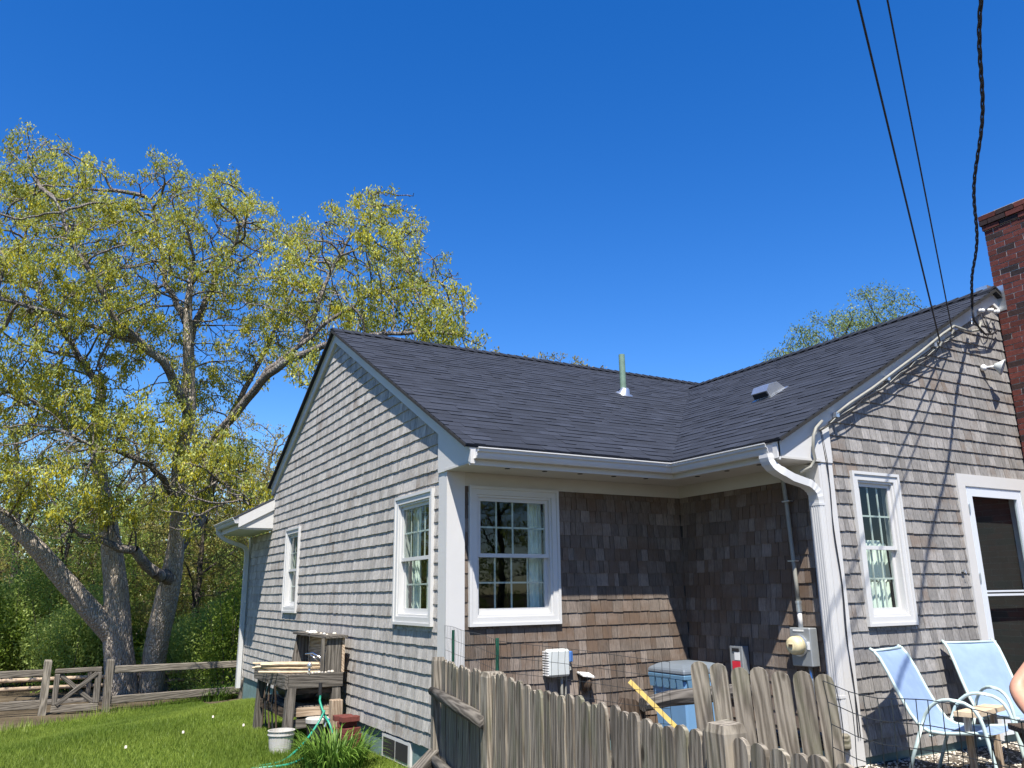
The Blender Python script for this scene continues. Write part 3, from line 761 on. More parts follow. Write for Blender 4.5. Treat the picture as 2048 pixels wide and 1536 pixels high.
b = MB(); b.prism([(XC-.0, CY1, CT-.012), (7.6, CY1, CT-.012), (7.6, CY0, CT-.012), (XC, CY0, CT-.012)], (0, 0, .02)); b.prism([(XC+.1, CY1+.3, CT+.008), (7.4, CY1+.3, CT+.008), (7.4, CY0-.1, CT+.008), (XC+.1, CY0-.1, CT+.008)], (0, 0, .05)); b.lathe([(.16, 0), (.15, .12), (.12, .12)], (XC+.5, -2.2, CT+.05), 18)
world_part(b, 'chimney_crown', [M['mortar']], house).parent = ch
b = MB(); b.box((XC-.10, -1.93, ZB-.12), (XC+.011, -1.79, ZB+.085)); b.box((XC-.004, -2.06, ZB-.25), (XC-.001, -1.93, ZB+.06)); world_part(b, 'flashing', [M['galv']], house).parent = ch

# ------------------------------------------------------------------ trees
def colonize(nodes, parents, attr, step=.28, influ=2.2, kill=.42, iters=90, maxk=4, lift=.0):
    P = [np.array(p, float) for p in nodes]; par = list(parents); kids = [0]*len(P)
    A_ = np.array(attr); N = np.array(P)
    d2 = ((A_[:, None]-N[None])**2).sum(-1); near = d2.argmin(1); dist = np.sqrt(d2.min(1))
    for it in range(iters):
        act = dist < (influ if it > 6 else influ*2.2)
        if not act.any(): break
        idx = near[act]; vec = A_[act]-np.array(P)[idx]; vec /= np.linalg.norm(vec, axis=1)[:, None]+1e-9
        acc = {}
        for i, v in zip(idx, vec): acc[i] = acc.get(i, 0)+v
        new = []
        for i, v in acc.items():
            if kids[i] >= maxk: continue
            n = np.linalg.norm(v)
            if n < 1e-3: continue
            d = v/n+RNG.normal(0, .16, 3)+(0, 0, lift)
            if par[i] >= 0:
                pd = P[i]-P[par[i]]; d = d+.35*pd/(np.linalg.norm(pd)+1e-9)
            d /= np.linalg.norm(d)
            kids[i] += 1; P.append(P[i]+d*step); par.append(i); kids.append(0); new.append(len(P)-1)
        if not new: break
        NN = np.array([P[i] for i in new]); best_i = np.zeros(len(A_), int); best = np.full(len(A_), 1e9)
        for s0 in range(0, len(NN), 400):
            dd = ((A_[:, None]-NN[None, s0:s0+400])**2).sum(-1); j = dd.argmin(1); mn = dd[np.arange(len(A_)), j]
            u = mn < best; best[u] = mn[u]; best_i[u] = np.array(new[s0:s0+400])[j[u]]
        best = np.sqrt(best); u = best < dist; dist[u] = best[u]; near[u] = best_i[u]
        keep = dist > kill; A_, near, dist = A_[keep], near[keep], dist[keep]
        if len(A_) < 5: break
    return np.array(P), np.array(par)
def radii(par, guide, tip=.006, ex=2.35):
    n = len(par); acc = np.zeros(n); r = np.zeros(n)
    for i in range(n-1, -1, -1):
        ri = max(tip, acc[i]**(1/ex) if acc[i] > 0 else tip); g = guide.get(i)
        if g: ri = g
        r[i] = ri
        if par[i] >= 0: acc[par[i]] += ri**ex
    return r
def limb_mesh(P, par, r, sel, sides):
    i = np.where(sel)[0]; a = P[par[i]]; b = P[i]; d = b-a; ln = np.linalg.norm(d, axis=1)[:, None]+1e-9; d = d/ln
    gp = par[par[i]]; pd = np.where((gp >= 0)[:, None], a-P[np.maximum(gp, 0)], d); pd /= np.linalg.norm(pd, axis=1)[:, None]+1e-9
    da = pd+d; da /= np.linalg.norm(da, axis=1)[:, None]+1e-9
    b = b+d*np.minimum(.12*ln, r[i][:, None]*.5)
    def frame(dd):
        h = np.tile(np.array([[.3, .2, .93]]), (len(dd), 1)); h[np.abs(dd@np.array([.3, .2, .93])) > .9] = (1, 0, 0)
        u = np.cross(dd, h); u /= np.linalg.norm(u, axis=1)[:, None]; return u, np.cross(dd, u)
    u, w = frame(d); ang = np.arange(sides)*2*math.pi/sides
    ra = np.minimum(r[par[i]], r[i]*1.25)[:, None, None]; rb = r[i][:, None, None]
    ring = np.cos(ang)[None, :, None]*u[:, None]+np.sin(ang)[None, :, None]*w[:, None]
    V = np.concatenate([a[:, None]+ring*ra, b[:, None]+ring*rb], 1).reshape(-1, 3)
    base = (np.arange(len(i))*2*sides)[:, None]; k = np.arange(sides)[None]; k2 = (k+1) % sides
    Q = np.stack([base+k, base+k2, base+sides+k2, base+sides+k], -1).reshape(-1, 4)
    return V, Q
def join(parts):
    V = []; Q = []; o = 0
    for v, q in parts: V.append(v); Q.append(q+o); o += len(v)
    return np.concatenate(V), np.concatenate(Q)
def rand_dirs(n): v = RNG.normal(size=(n, 3)); return v/np.linalg.norm(v, axis=1)[:, None]
def leaf_quads(C_, D_, ln, wd, droop=0.0):
    """diamond leaves from points C_ along D_"""
    n = len(C_); s = np.cross(D_, rand_dirs(n)); s /= np.linalg.norm(s, axis=1)[:, None]+1e-9
    ln = np.asarray(ln)[:, None]*np.ones((n, 1)); wd = np.asarray(wd)[:, None]*np.ones((n, 1))
    V = np.stack([C_, C_+D_*ln*.45+s*wd/2, C_+D_*ln, C_+D_*ln*.5-s*wd/2], 1).reshape(-1, 3)
    return V, np.arange(4*n).reshape(n, 4)
def guide_nodes(polys):
    """polys: list of [(x,y,z,radius)...] in world space; the first node of a later one snaps to the nearest earlier node"""
    P, par, g = [], [], {}
    for pl_ in polys:
        pl_ = [np.array(q, float) for q in pl_]; prev = -1
        if P:
            dd = [np.linalg.norm(q-pl_[0][:3]) for q in P]; j = int(np.argmin(dd))
            if dd[j] < 1.2: prev = j
        first = prev < 0
        if first: P.append(pl_[0][:3]); par.append(-1); g[0 if len(P) == 1 else len(P)-1] = pl_[0][3]; prev = len(P)-1; a = pl_[0]
        else: a = np.append(P[prev], pl_[0][3])
        for b_ in pl_[1:]:
            n = max(1, int(round(np.linalg.norm(b_[:3]-a[:3])/.28)))
            wob = RNG.normal(0, .025, (n, 3)); wob[-1] = 0
            for k in range(1, n+1):
                q = a+(b_-a)*k/n; P.append(q[:3]+wob[k-1]); par.append(prev); prev = len(P)-1; g[prev] = q[3]
            a = b_
    return P, par, g
def smooth_trunk(polyline, seg=14, flare=1.0, noise=.05):
    """a trunk as one rough tapering tube"""
    pts = [np.array(q, float) for q in polyline]; P = []; R = []
    for i in range(len(pts)-1):
        n = max(2, int(np.linalg.norm(pts[i+1][:3]-pts[i][:3])/.12))
        for k in range(n): q = pts[i]+(pts[i+1]-pts[i])*k/n; P.append(q[:3]); R.append(q[3])
    P.append(pts[-1][:3]); R.append(pts[-1][3]); P = np.array(P); R = np.array(R)
    for _ in range(6): P[1:-1] = (P[:-2]+P[1:-1]*2+P[2:])/4; R[1:-1] = (R[:-2]+R[1:-1]*2+R[2:])/4
    V = []; u = np.array((1., 0, 0))
    for i, p in enumerate(P):
        d = P[min(i+1, len(P)-1)]-P[max(i-1, 0)]; d /= np.linalg.norm(d); u = u-d*(u@d); u /= np.linalg.norm(u); w = np.cross(d, u)
        for k in range(seg):
            a = 2*math.pi*k/seg
            rr = R[i]*(1+noise*math.sin(3*a+i*.21)+noise*.8*math.sin(7*a-i*.13)+RNG.normal(0, noise*.35))
            V.append(p+rr*(math.cos(a)*u+math.sin(a)*w))
    n = len(P); i, k = np.meshgrid(np.arange(n-1), np.arange(seg), indexing='ij'); k2 = (k+1) % seg
    Q = np.stack([i*seg+k, i*seg+k2, (i+1)*seg+k2, (i+1)*seg+k], -1).reshape(-1, 4)
    return np.array(V), Q

# --- the big oak: three leaning stems from one base, each limb a long curve
TD = 18.6
def gz(px, py, D, r): p = at(px, py, D); return (*p, r)
base = at(262, 1372, TD)
base[2] = float(terr(base[0], base[1]))
b1 = at(243, 1385, TD-.2); b2 = at(300, 1385, TD+.1); 
for q in (b1, b2): q[2] = float(terr(q[0], q[1]))-.05
stems = [
 [(*b1, .50), gz(240, 1330, TD-.2, .41), gz(234, 1270, TD-.2, .38), gz(234, 1180, TD-.1, .32), gz(226, 1110, TD, .29), gz(214, 1040, TD, .25), gz(200, 960, TD+.2, .21), gz(190, 860, TD+.3, .17), gz(205, 780, TD+.4, .13)],
 [gz(228, 1270, TD-.2, .34), gz(175, 1215, TD-.5, .28), gz(120, 1150, TD-.8, .26), gz(70, 1090, TD-1.1, .22), gz(15, 1040, TD-1.3, .18), gz(-50, 990, TD-1.4, .13)],
 [(*b2, .40), gz(308, 1310, TD+.1, .34), gz(325, 1230, TD+.1, .33), gz(343, 1160, TD, .30), gz(352, 1100, TD, .25), gz(360, 1010, TD, .22), gz(355, 930, TD, .20), gz(380, 830, TD-.1, .19), gz(378, 720, TD-.1, .17), gz(374, 620, TD-.1, .12), gz(385, 540, TD, .08)],
]
limbs = [
 [gz(345, 1165, TD, .2), gz(310, 1145, TD-.7, .15), gz(270, 1100, TD-1.2, .12), gz(215, 1085, TD-1.5, .09), gz(160, 1070, TD-1.8, .06)],
 [gz(352, 1100, TD, .2), gz(388, 1060, TD+.3, .17), gz(410, 1020, TD+.6, .14), gz(430, 940, TD+.8, .12), gz(440, 880, TD+.9, .11)],
 [gz(360, 960, TD, .2), gz(400, 905, TD-.4, .17), gz(455, 845, TD-.9, .165), gz(510, 780, TD-1.4, .15), gz(570, 725, TD-1.9, .13), gz(650, 690, TD-2.3, .11), gz(730, 672, TD-2.5, .085), gz(830, 665, TD-2.6, .06), gz(910, 668, TD-2.6, .035)],
 [gz(500, 790, TD-1.3, .13), gz(535, 740, TD-1.4, .11), gz(600, 690, TD-1.2, .09), gz(660, 640, TD-1.0, .075), gz(720, 600, TD-.9, .06), gz(790, 575, TD-.9, .04), gz(870, 560, TD-1, .025)],
 [gz(600, 690, TD-1.2, .08), gz(650, 570, TD-.6, .055), gz(690, 490, TD-.3, .04), gz(740, 440, TD-.2, .03), gz(745, 390, TD-.2, .02)],
 [gz(385, 820, TD-.1, .14), gz(340, 745, TD-.6, .12), gz(285, 690, TD-1.1, .10), gz(230, 640, TD-1.5, .085), gz(190, 560, TD-1.8, .065), gz(140, 480, TD-2, .045), gz(110, 400, TD-2, .03)],
 [gz(285, 690, TD-1.1, .08), gz(180, 650, TD-1.6, .065), gz(90, 620, TD-2, .05), gz(10, 600, TD-2.3, .035)],
 [gz(378, 700, TD-.1, .12), gz(405, 620, TD+.5, .10), gz(430, 560, TD+.9, .07), gz(470, 490, TD+1.2, .045), gz(500, 420, TD+1.4, .03)],
 [gz(376, 640, TD-.1, .10), gz(330, 570, TD+.5, .07), gz(320, 480, TD+.9, .05), gz(300, 400, TD+1, .03)],
 [gz(205, 790, TD+.4, .12), gz(150, 700, TD+1.2, .09), gz(90, 600, TD+1.8, .06), gz(50, 500, TD+2, .045), gz(60, 400, TD+2, .03)],
 [gz(440, 880, TD+.9, .10), gz(500, 760, TD+1.5, .08), gz(560, 640, TD+2, .055), gz(600, 540, TD+2, .035)],
 [gz(190, 860, TD+.3, .12), gz(120, 830, TD+.8, .09), gz(40, 790, TD+1, .06), gz(-40, 760, TD+1, .04)],
 [gz(358, 1000, TD, .10), gz(300, 930, TD-1, .08), gz(230, 900, TD-1.8, .055), gz(160, 880, TD-2.2, .035)],
 [gz(400, 905, TD-.4, .09), gz(440, 960, TD-1.2, .06), gz(480, 1000, TD-1.8, .04), gz(500, 1010, TD-2.1, .025)],
]
stems = [[(x, y, z, r*(.80 if k_ < 2 else .78)) for (x, y, z, r) in s] for k_, s in enumerate(stems)]
limbs = [[(x, y, z, r*(.60 if k_ in (2, 3) else .82)) for (x, y, z, r) in s] for k_, s in enumerate(limbs)]  # slimmer limbs
P0, par0, g0 = guide_nodes(stems+limbs)
blobs = [(110, 350, 85, 0), (40, 420, 110, 1), (190, 390, 75, 0), (330, 365, 58, .5), (300, 440, 90, 0), (440, 420, 85, .5), (500, 470, 80, 1), (110, 500, 130, -.5), (240, 540, 120, -1), (380, 520, 110, 0), (500, 570, 90, 0),
         (745, 405, 42, -.2), (790, 430, 55, -.3), (700, 480, 80, -.3), (610, 500, 70, .5), (780, 530, 90, -.8), (860, 590, 85, -1.2), (910, 600, 48, -1.5), (905, 660, 48, -2.3), (640, 590, 95, 0), (740, 620, 90, -1.5),
         (560, 660, 80, .5), (480, 680, 90, 1), (60, 640, 110, -1), (170, 690, 110, -.5), (300, 640, 100, -.5), (60, 780, 110, 0), (180, 800, 90, -1), (300, 850, 80, -1.5), (420, 770, 70, .8),
         (450, 900, 75, -1), (420, 980, 90, -1.4), (500, 985, 45, -2), (340, 930, 70, -1.6), (200, 900, 90, -1.8), (80, 900, 100, -1.2), (20, 1000, 70, -1.4), (170, 1030, 70, -1.8), (270, 1000, 60, -1.3), (850, 650, 55, -2.5), (960, 690, 20, -2.6), (620, 740, 50, -1.9), (-80, 560, 130, 0), (-90, 800, 130, 0)]
att = []
for (bx_, by_, br_, dd) in blobs:
    D0 = TD+dd; rm = br_/F*D0; c = at(bx_, by_, D0); n = int(150*(br_/80)**2)
    v = rand_dirs(n)*RNG.random((n, 1))**(1/2.6)*rm; v = v@np.stack([rt, up, fw]); v = v*1.0
    q = c+RNG.normal(0, 1, (n, 3))*0+v[:, :1]*rt+v[:, 1:2]*up+v[:, 2:3]*fw*1.7
    att.append(q)
att = np.concatenate(att)
P1, par1 = colonize(P0, par0, att, step=.17, influ=1.5, kill=.18, iters=80, maxk=3, lift=.03)
R1 = radii(par1, g0, tip=.0095, ex=2.3)
ng = len(P0)
oak = thing('oak_tree', (base[0], base[1], base[2]), 'large spreading oak with pale bark and yellow green spring leaves behind the gate', 'tree')
def rel(V): return V-np.array(oak.location)
tv, tq = join([smooth_trunk(s, noise=.05) for s in stems])
npmesh('trunk', rel(tv), tq, M['bark'], parent=oak, smooth=True)
big_ = (np.arange(len(P1)) < ng)
for s in range(len(stems)):
    pass
nst = guide_nodes(stems)[0]; isl = np.arange(len(P1)) >= len(nst)
parts = []
val = par1 >= 0
for lo, hi, sd in ((.05, 9, 9), (.018, .05, 6), (0, .018, 3)):
    sel = val & isl & (R1 > lo) & (R1 <= hi)
    if sel.any(): parts.append(limb_mesh(P1, par1, R1, sel, sd))
v, q = join(parts)
o = npmesh('branches', rel(v), q, M['bark_limb'], parent=oak, smooth=True); o['kind'] = 'stuff'
# leaves: pale upright young leaves and hanging catkins at every twig end
twig = (R1 < .0135) & (np.arange(len(P1)) >= ng)
tipsP = P1[twig]; print('oak nodes', len(P1), 'twigs', len(tipsP))
def foliage(name, pts, parent, up_n, dn_n, mats, size=1.0, spread=.10, keep=1.0, kind='stuff', clump=0):
    if keep < 1: pts = pts[RNG.random(len(pts)) < keep]
    if clump: pts = pts[(np.sin(pts[:, 0]*2.3+1.7*np.sin(pts[:, 2]*1.7))*np.cos(pts[:, 1]*1.9)+np.sin(pts[:, 2]*2.9+pts[:, 0]*1.3)*.8+RNG.normal(0, .45, len(pts))) > -clump]
    Vs = []; Qs = []; mi = []; tn = []; o_ = 0
    patch = .5+.5*np.sin(pts[:, 0]*1.7+1)*np.cos(pts[:, 1]*1.3)*np.sin(pts[:, 2]*1.9)
    for cnt, kind_ in ((up_n, 0), (dn_n, 1)):
        if not cnt: continue
        n = len(pts)*cnt; c = np.repeat(pts, cnt, 0)+RNG.normal(0, spread*.6, (n, 3)); pt = np.repeat(patch, cnt)
        if kind_ == 0: d = rand_dirs(n)+(0, 0, .75); ln = RNG.uniform(.05, .085, n)*size; wd = ln*.42
        else: d = rand_dirs(n)*.55+(0, 0, -1); ln = RNG.uniform(.045, .10, n)*size; wd = RNG.uniform(.018, .034, n)*size
        d /= np.linalg.norm(d, axis=1)[:, None]
        v_, q_ = leaf_quads(c, d, ln, wd); Vs.append(v_); Qs.append(q_+o_); o_ += len(v_); mi.append(np.full(n, kind_)); tn.append(np.clip(RNG.random(n)*.6+pt*.4, 0, 1))
    V_ = np.concatenate(Vs)-np.array(parent.location)
    o = npmesh(name, V_, np.concatenate(Qs), mats, mi=np.concatenate(mi), tone=np.concatenate(tn), parent=parent); o['kind'] = kind
    return o
foliage('crown', tipsP, oak, 26, 28, [M['young'], M['catkin']], size=1.15, spread=.125, clump=.30, keep=.70)

# --- woodland behind: a few tree shapes, copied
def wood_tree(name, h, w, leafmat, n_att, trunk_r, leaf=1.0, dens=1.0, bare=.0, seed=1, lo=.25, cup=(15, 4), barkm='bark_dark', spread=.16, lift=.05):
    rs = np.random.default_rng(seed)
    root = bpy.data.objects.new(name, None); COL.objects.link(root)
    P = [(0, 0, -.3, trunk_r*1.3), (rs.normal(0, .1), rs.normal(0, .1), h*.3, trunk_r), (rs.normal(0, .3), rs.normal(0, .3), h*.65, trunk_r*.6), (rs.normal(0, .4), rs.normal(0, .4), h*.9, trunk_r*.25)]
    gl = [P]
    for k in range(5):
        a = k*2.4+rs.random(); z = h*(.3+.11*k); rr = w*.3
        gl.append([(0, 0, z, trunk_r*.4), (rr*math.cos(a)*.5, rr*math.sin(a)*.5, z+h*.1, trunk_r*.3), (rr*math.cos(a), rr*math.sin(a), z+h*.2, trunk_r*.18)])
    p, pr, g = guide_nodes(gl)
    t = rs.random(n_att); z = h*(lo+(1.0-lo)*t); prof = np.sqrt(np.clip(1-((t-.45)/.58)**2, 0.02, 1)); a = rs.random(n_att)*6.28; r = w/2*prof*np.sqrt(rs.random(n_att))
    at_ = np.stack([r*np.cos(a), r*np.sin(a), z], 1)
    at_ += .35*np.sin(at_[:, [1, 2, 0]]*1.9)
    pp, pq = colonize(p, pr, at_, step=.34, influ=2.4, kill=.42, iters=50, maxk=3, lift=lift)
    R = radii(pq, g, tip=.010, ex=2.3); val = pq >= 0; parts = []
    for l_, h_, sd in ((.04, 9, 7), (0, .04, 3)):
        sel = val & (R > l_) & (R <= h_)
        if sel.any(): parts.append(limb_mesh(pp, pq, R, sel, sd))
    v, q = join(parts); npmesh('trunk', v, q, M[barkm], parent=root, smooth=True)
    tips = pp[(R < .016)]; tips = tips[rs.random(len(tips)) > bare]
    root.location = (0, 0, 0)
    foliage('crown', tips, root, cup[0], cup[1], [leafmat, leafmat], size=leaf, spread=spread, keep=dens)
    return root
protos = [wood_tree('woodland_tree', 9.0, 5.5, M['wood_leaf'], 1000, .13, 1.9, 1, .1, 3, .12), wood_tree('woodland_tree', 8.0, 4.6, M['bright_leaf'], 900, .11, 1.9, 1, .1, 5, .10),
          wood_tree('woodland_tree', 10.5, 5.5, M['wood_leaf'], 900, .16, 1.8, .9, .2, 8, .2)]
names3 = ['brown', 'fresh green', 'tall thin']
spots = [(-60, 25, 0), (20, 22.5, 2), (75, 27, 1), (130, 24, 0), (185, 30, 2), (235, 25, 1), (290, 28, 0), (335, 23.5, 2), (385, 27, 0), (430, 24, 1), (480, 29, 2), (530, 25, 0), (-120, 28, 1), (60, 33, 0), (160, 35, 1), (260, 34, 2), (360, 34, 0), (460, 35, 1), (555, 32, 0), (-20, 36, 2), (600, 36, 1), (-200, 24, 0), (-280, 22, 1), (-360, 27, 0), (-450, 24, 1), (-550, 26, 0), (-330, 33, 2), (-150, 34, 0), (230, 22.3, 1), (330, 22.8, 1), (110, 21.5, 1), (400, 21.8, 0), (505, 22, 1)]
lab_side = []
used = [False]*3
def place_tree(pr, p, h_scale, rz, label, group):
    o = pr if not pr.get('placed') else copy_tree(pr)
    pr['placed'] = 1
    if 'placed' in o and o is not pr: del o['placed']
    o.location = tuple(map(float, p)); o.scale = (h_scale,)*3; o.rotation_euler = (0, 0, rz)
    tag(o, label, 'tree', group); return o
for i, (px, D_, k) in enumerate(sorted(spots)):
    p = at(px, 1300, D_); p[2] = terr(p[0], p[1])-.1
    sc = (.72+.12*math.sin(i*2.1))*(D_/26)**.5
    nth = ['first', 'second', 'third', 'fourth', 'fifth', 'sixth', 'seventh', 'eighth', 'ninth', 'tenth', 'eleventh', 'twelfth', 'thirteenth', 'fourteenth', 'fifteenth'][sum(1 for s in sorted(spots)[:i] if s[2] == k)]
    place_tree(protos[k], p, sc, i*1.9, '%s woodland tree behind the oak, %s of its kind from the left' % (names3[k], nth), 'woodland trees beyond the rail fence')
# a far wood that reads as one mass
n = 5200; xs_ = RNG.uniform(-46, 24, n); fr = RNG.uniform(0, 1, n); ys_ = 37+RNG.uniform(0, 9, n)-.12*xs_; hh = 5.2+1.4*np.sin(xs_*.5)+.9*np.sin(xs_*1.7+1); zz = -2.2+hh*fr**.8
pts = np.stack([xs_, ys_, zz], 1); fo = thing('x', (0, 0, 0), None, None)
far = foliage('far_wood', np.repeat(pts, 5, 0)+RNG.normal(0, .5, (n*5, 3)), fo, 3, 0, [M['wood_leaf'], M['green_leaf']], size=4.0, spread=.4)
far.parent = None; bpy.data.objects.remove(fo); tag(far, 'dense brown green wood far behind the fence', None, None, 'stuff')
# pale fine trees past the right roof and one treetop past the left ridge
bir = wood_tree('pale_tree', 9.5, 5.2, M['birch_leaf'], 1700, .12, 1.5, 1, .0, 21, .35, cup=(22, 8), spread=.20, lift=.12)
def tree_on(px, py, D_, hh): q = at(px, py, D_); return (q[0], q[1], q[2]-hh)
def put(pr, px, py, D_, sc, h, rz, label, cat_g): return place_tree(pr, tree_on(px, py, D_, h*sc), sc, rz, label, cat_g)
gr = 'light green trees beyond the right roof'
put(bir, 1648, 632, 23, .70, 9.5, 1.0, 'pale green airy tree left of its twin above the right roof', gr)
put(bir, 1765, 592, 24, .72, 9.5, 3.4, 'taller pale green airy tree rising above the right roof ridge', gr)
put(bir, 1835, 640, 27, .62, 9.5, 5.0, 'small pale green treetop beside the overhead wires', gr)
put(protos[0], 1125, 708, 30, .9, 9.0, 2.0, 'small leafy treetop peeking over the left roof ridge', 'treetops over the ridge')
put(protos[2], 955, 690, 26, .8, 10.5, 2.0, 'low leafy branch top just over the left roof near the oak', 'treetops over the ridge')
# trees off to the left of the frame (seen in the side windows)
for i, (x, y, k) in enumerate([(-9.5, -1, 1), (-10.5, 3.5, 0), (-9, 7.5, 1), (-12, -5.5, 0), (-13, 1, 1)]):
    place_tree(protos[k], (x, y, terr(x, y)-.1), .8+.06*i, i*1.3, 'leafy tree standing off to the left of the lawn, %s of five' % ['nearest the corner', 'second', 'farthest back', 'closest to the viewer', 'tallest'][i], 'trees left of the lawn')

for i, (x, y, k) in enumerate([(-16, -19, 0), (-10, -21, 1), (-4.5, -20, 0), (1, -21.5, 1), (6.5, -20, 0), (12, -21, 1), (18, -19, 0), (-20, -13, 1)]):  # unseen tree row, added so the window glass reflects dark leaves
    place_tree(protos[k], (x, y, float(terr(x, y))-.1), 1.0+.05*(i % 3), i*1.7, 'leafy tree in the unseen row added behind the viewer to darken window reflections, %s from the left' % ['second', 'third', 'fourth', 'fifth', 'sixth', 'seventh', 'last', 'first'][i], 'unseen trees added behind the viewer')
# --- bushes
def bush(name, c, rx, ry, h, mat, n, leaf, label, group=None, stems=14, dens=1.0):
    t = thing(name, c, label, 'bush', group); b = MB()
    for k in range(stems):
        a = random.random()*6.28; r = random.random()**.5; x, y = rx*r*math.cos(a), ry*r*math.sin(a)
        b.tube([(x*.3, y*.3, -.1), (x*.7, y*.7, h*.45), (x+random.uniform(-.1, .1), y, h*random.uniform(.7, .98))], [.012, .009, .004], 4)
    o = b.build('stems', [M['bark_dark']], t); o['kind'] = 'stuff'
    v = rand_dirs(n); r = RNG.random((n, 1))**.45; q = v*r*np.array((rx, ry, h*.5))+(0, 0, h*.52); q[:, 2] += .18*h*np.sin(q[:, 0]*3.1)*np.cos(q[:, 1]*2.7); q = q[q[:, 2] > .03]
    foliage('foliage', q+np.array(t.location), t, 5, 0, [mat, mat], size=leaf, spread=.16); return t
def bpos(px, D_): q = at(px, 1330, D_); return (q[0], q[1], float(terr(q[0], q[1])))
bush('leafy_bush', bpos(30, 20.3), 1.5, 1.0, 3.0, M['bright_leaf'], 4200, 1.2, 'large bright green bush beside the leaning oak limb')
bush('leafy_bush', bpos(140, 19.8), 1.1, .9, 2.2, M['bright_leaf'], 2800, 1.1, 'lower bright green bush left of the oak trunk')
bush('leafy_bush', bpos(-60, 19.6), 1.3, 1.0, 2.2, M['green_leaf'], 2500, 1.4, 'darker green bush at the left edge behind the fence')
bush('leafy_bush', bpos(400, 19.4), 1.0, .9, 1.9, M['bright_leaf'], 2400, 1.1, 'fine green bush between the oak and the house')
bush('leafy_bush', bpos(460, 18.4), .65, .7, 2.5, M['green_leaf'], 1900, 1.1, 'tall green bush against the far corner of the house')
bush('leafy_bush', bpos(345, 20.6), .9, .9, 1.5, M['bright_leaf'], 1300, 1.2, 'low green bush right behind the oak stems')
bush('leafy_bush', bpos(200, 21), 1.3, .9, 1.5, M['green_leaf'], 1300, 1.4, 'dark low bush behind the left oak stem')
bush('leafy_bush', bpos(275, 21.5), 1.2, .9, 1.3, M['green_leaf'], 1100, 1.4, 'dark low bush seen between the two oak stems')
bush('leafy_bush', bpos(90, 21.5), 1.3, .9, 1.7, M['green_leaf'], 1300, 1.5, 'shaded green bush behind the gate')
bush('leafy_bush', bpos(430, 22), 1.4, .9, 2.0, M['green_leaf'], 1400, 1.5, 'wide green bush deep behind the right rail fence')

# --- grass
def blades(name, n, inside, hgt, wid, mat, x0, x1, y0, y1, kind='stuff', label=None):
    x = RNG.uniform(x0, x1, n*3); y = RNG.uniform(y0, y1, n*3); k = inside(x, y); x, y = x[k][:n], y[k][:n]; n = len(x)
    h = hgt*RNG.uniform(.5, 1.25, n)*(1+.35*np.sin(x*2.1)*np.sin(y*1.7)); z = terr(x, y); a = RNG.uniform(0, 6.28, n); le = RNG.uniform(.1, .7, n)*h; b_ = RNG.uniform(0, 6.28, n)
    w = wid*RNG.uniform(.7, 1.4, n); p = np.stack([x, y, z], 1); s = np.stack([np.cos(a), np.sin(a), 0*a], 1)*w[:, None]/2
    tip = p+np.stack([np.cos(b_)*le, np.sin(b_)*le, h], 1)
    V = np.stack([p-s, p+s, tip], 1).reshape(-1, 3); Q = np.arange(3*n).reshape(n, 3)
    tn = np.clip(RNG.random(n)*.55+.45*(.5+.5*np.sin(x*.9+2*np.sin(y*.6))*np.cos(y*1.3)), 0, 1)
    return tag(npmesh(name, V, Q, mat, tone=tn), label, None, None, kind)
lawn_in = lambda x, y: (x < -.05) & (y-.9*x < 13.1) & (y > 1.0-.3*x-4) & ((x+3.2285)*.4+(y+6.9167) > 6.2)
blades('grass', 470000, lawn_in, .062, .008, M['grass'], -7, 0, -.8, 12.9, label='short sunny green lawn grass')
blades('rough_grass', 9000, lambda x, y: (np.abs(y-.9*x-13.1) < .35), .16, .010, M['grass'], -7, .5, 5, 12.8, label='longer grass along the rail fence')
# dandelion heads
for i, (px, py) in enumerate([(486, 1455), (425, 1438), (365, 1470), (250, 1500)]):
    q = at(px, py, 1)-CAM
    for s_ in np.arange(6, 18, .05):
        w_ = CAM+q*s_
        if w_[2] < terr(w_[0], w_[1])+.09: break
    t = thing('dandelion', (w_[0], w_[1], float(terr(w_[0], w_[1]))), 'pale dandelion clock in the lawn, %s' % ['the one nearest the bench', 'between the bench and the middle of the lawn', 'in the middle of the lawn', 'the leftmost one'][i], 'flower', 'dandelions in the lawn')
    b = MB(); b.tube([(0, 0, 0), (.005, 0, .1)], .002, 4); b.build('stalk', [M['green_leaf']], t)
    b = MB(); b.lathe([(.002, 0), (.016, .008), (.012, .010), (.012, .03), (.002, .034)], (.005, 0, .095), 8); b.build('head', [M['shell']], t, smooth=True)
def strap_clump(name, c, r, n, ln, label, mat='blade', wmax=.022):
    t = thing(name, c, label, 'plant'); b = MB()
    for k in range(n):
        a = random.random()*6.28; rr = r*random.random()**.5*.55; x, y = rr*math.cos(a), rr*math.sin(a); a2 = a+random.uniform(-.6, .6); l = ln*random.uniform(.55, 1.1); w = random.uniform(.4, 1)*wmax
        d = np.array((math.cos(a2), math.sin(a2), 0)); s = np.array((-d[1], d[0], 0)); vs = []; m_ = 6; lean = random.uniform(.35, 1.0)
        for i in range(m_+1):
            t_ = i/m_; p = np.array((x, y, 0))+d*l*lean*.75*t_**1.5+np.array((0, 0, l*(t_*.95-.62*lean*t_**2.6))); ww = w*(1-t_**2.2)+.001
            vs += [p-s*ww/2, p+s*ww/2-np.array((0, 0, .0)), ]
        b.add(vs, [(2*i, 2*i+1, 2*i+3, 2*i+2) for i in range(m_)])
    o = b.build('leaves', [M[mat]], t); o['kind'] = 'stuff'; return t
def on_ground(px, py):
    q = ray(px, py)
    for s_ in np.arange(2, 40, .02):
        w_ = CAM+q*s_
        if w_[2] < terr(w_[0], w_[1]): return w_
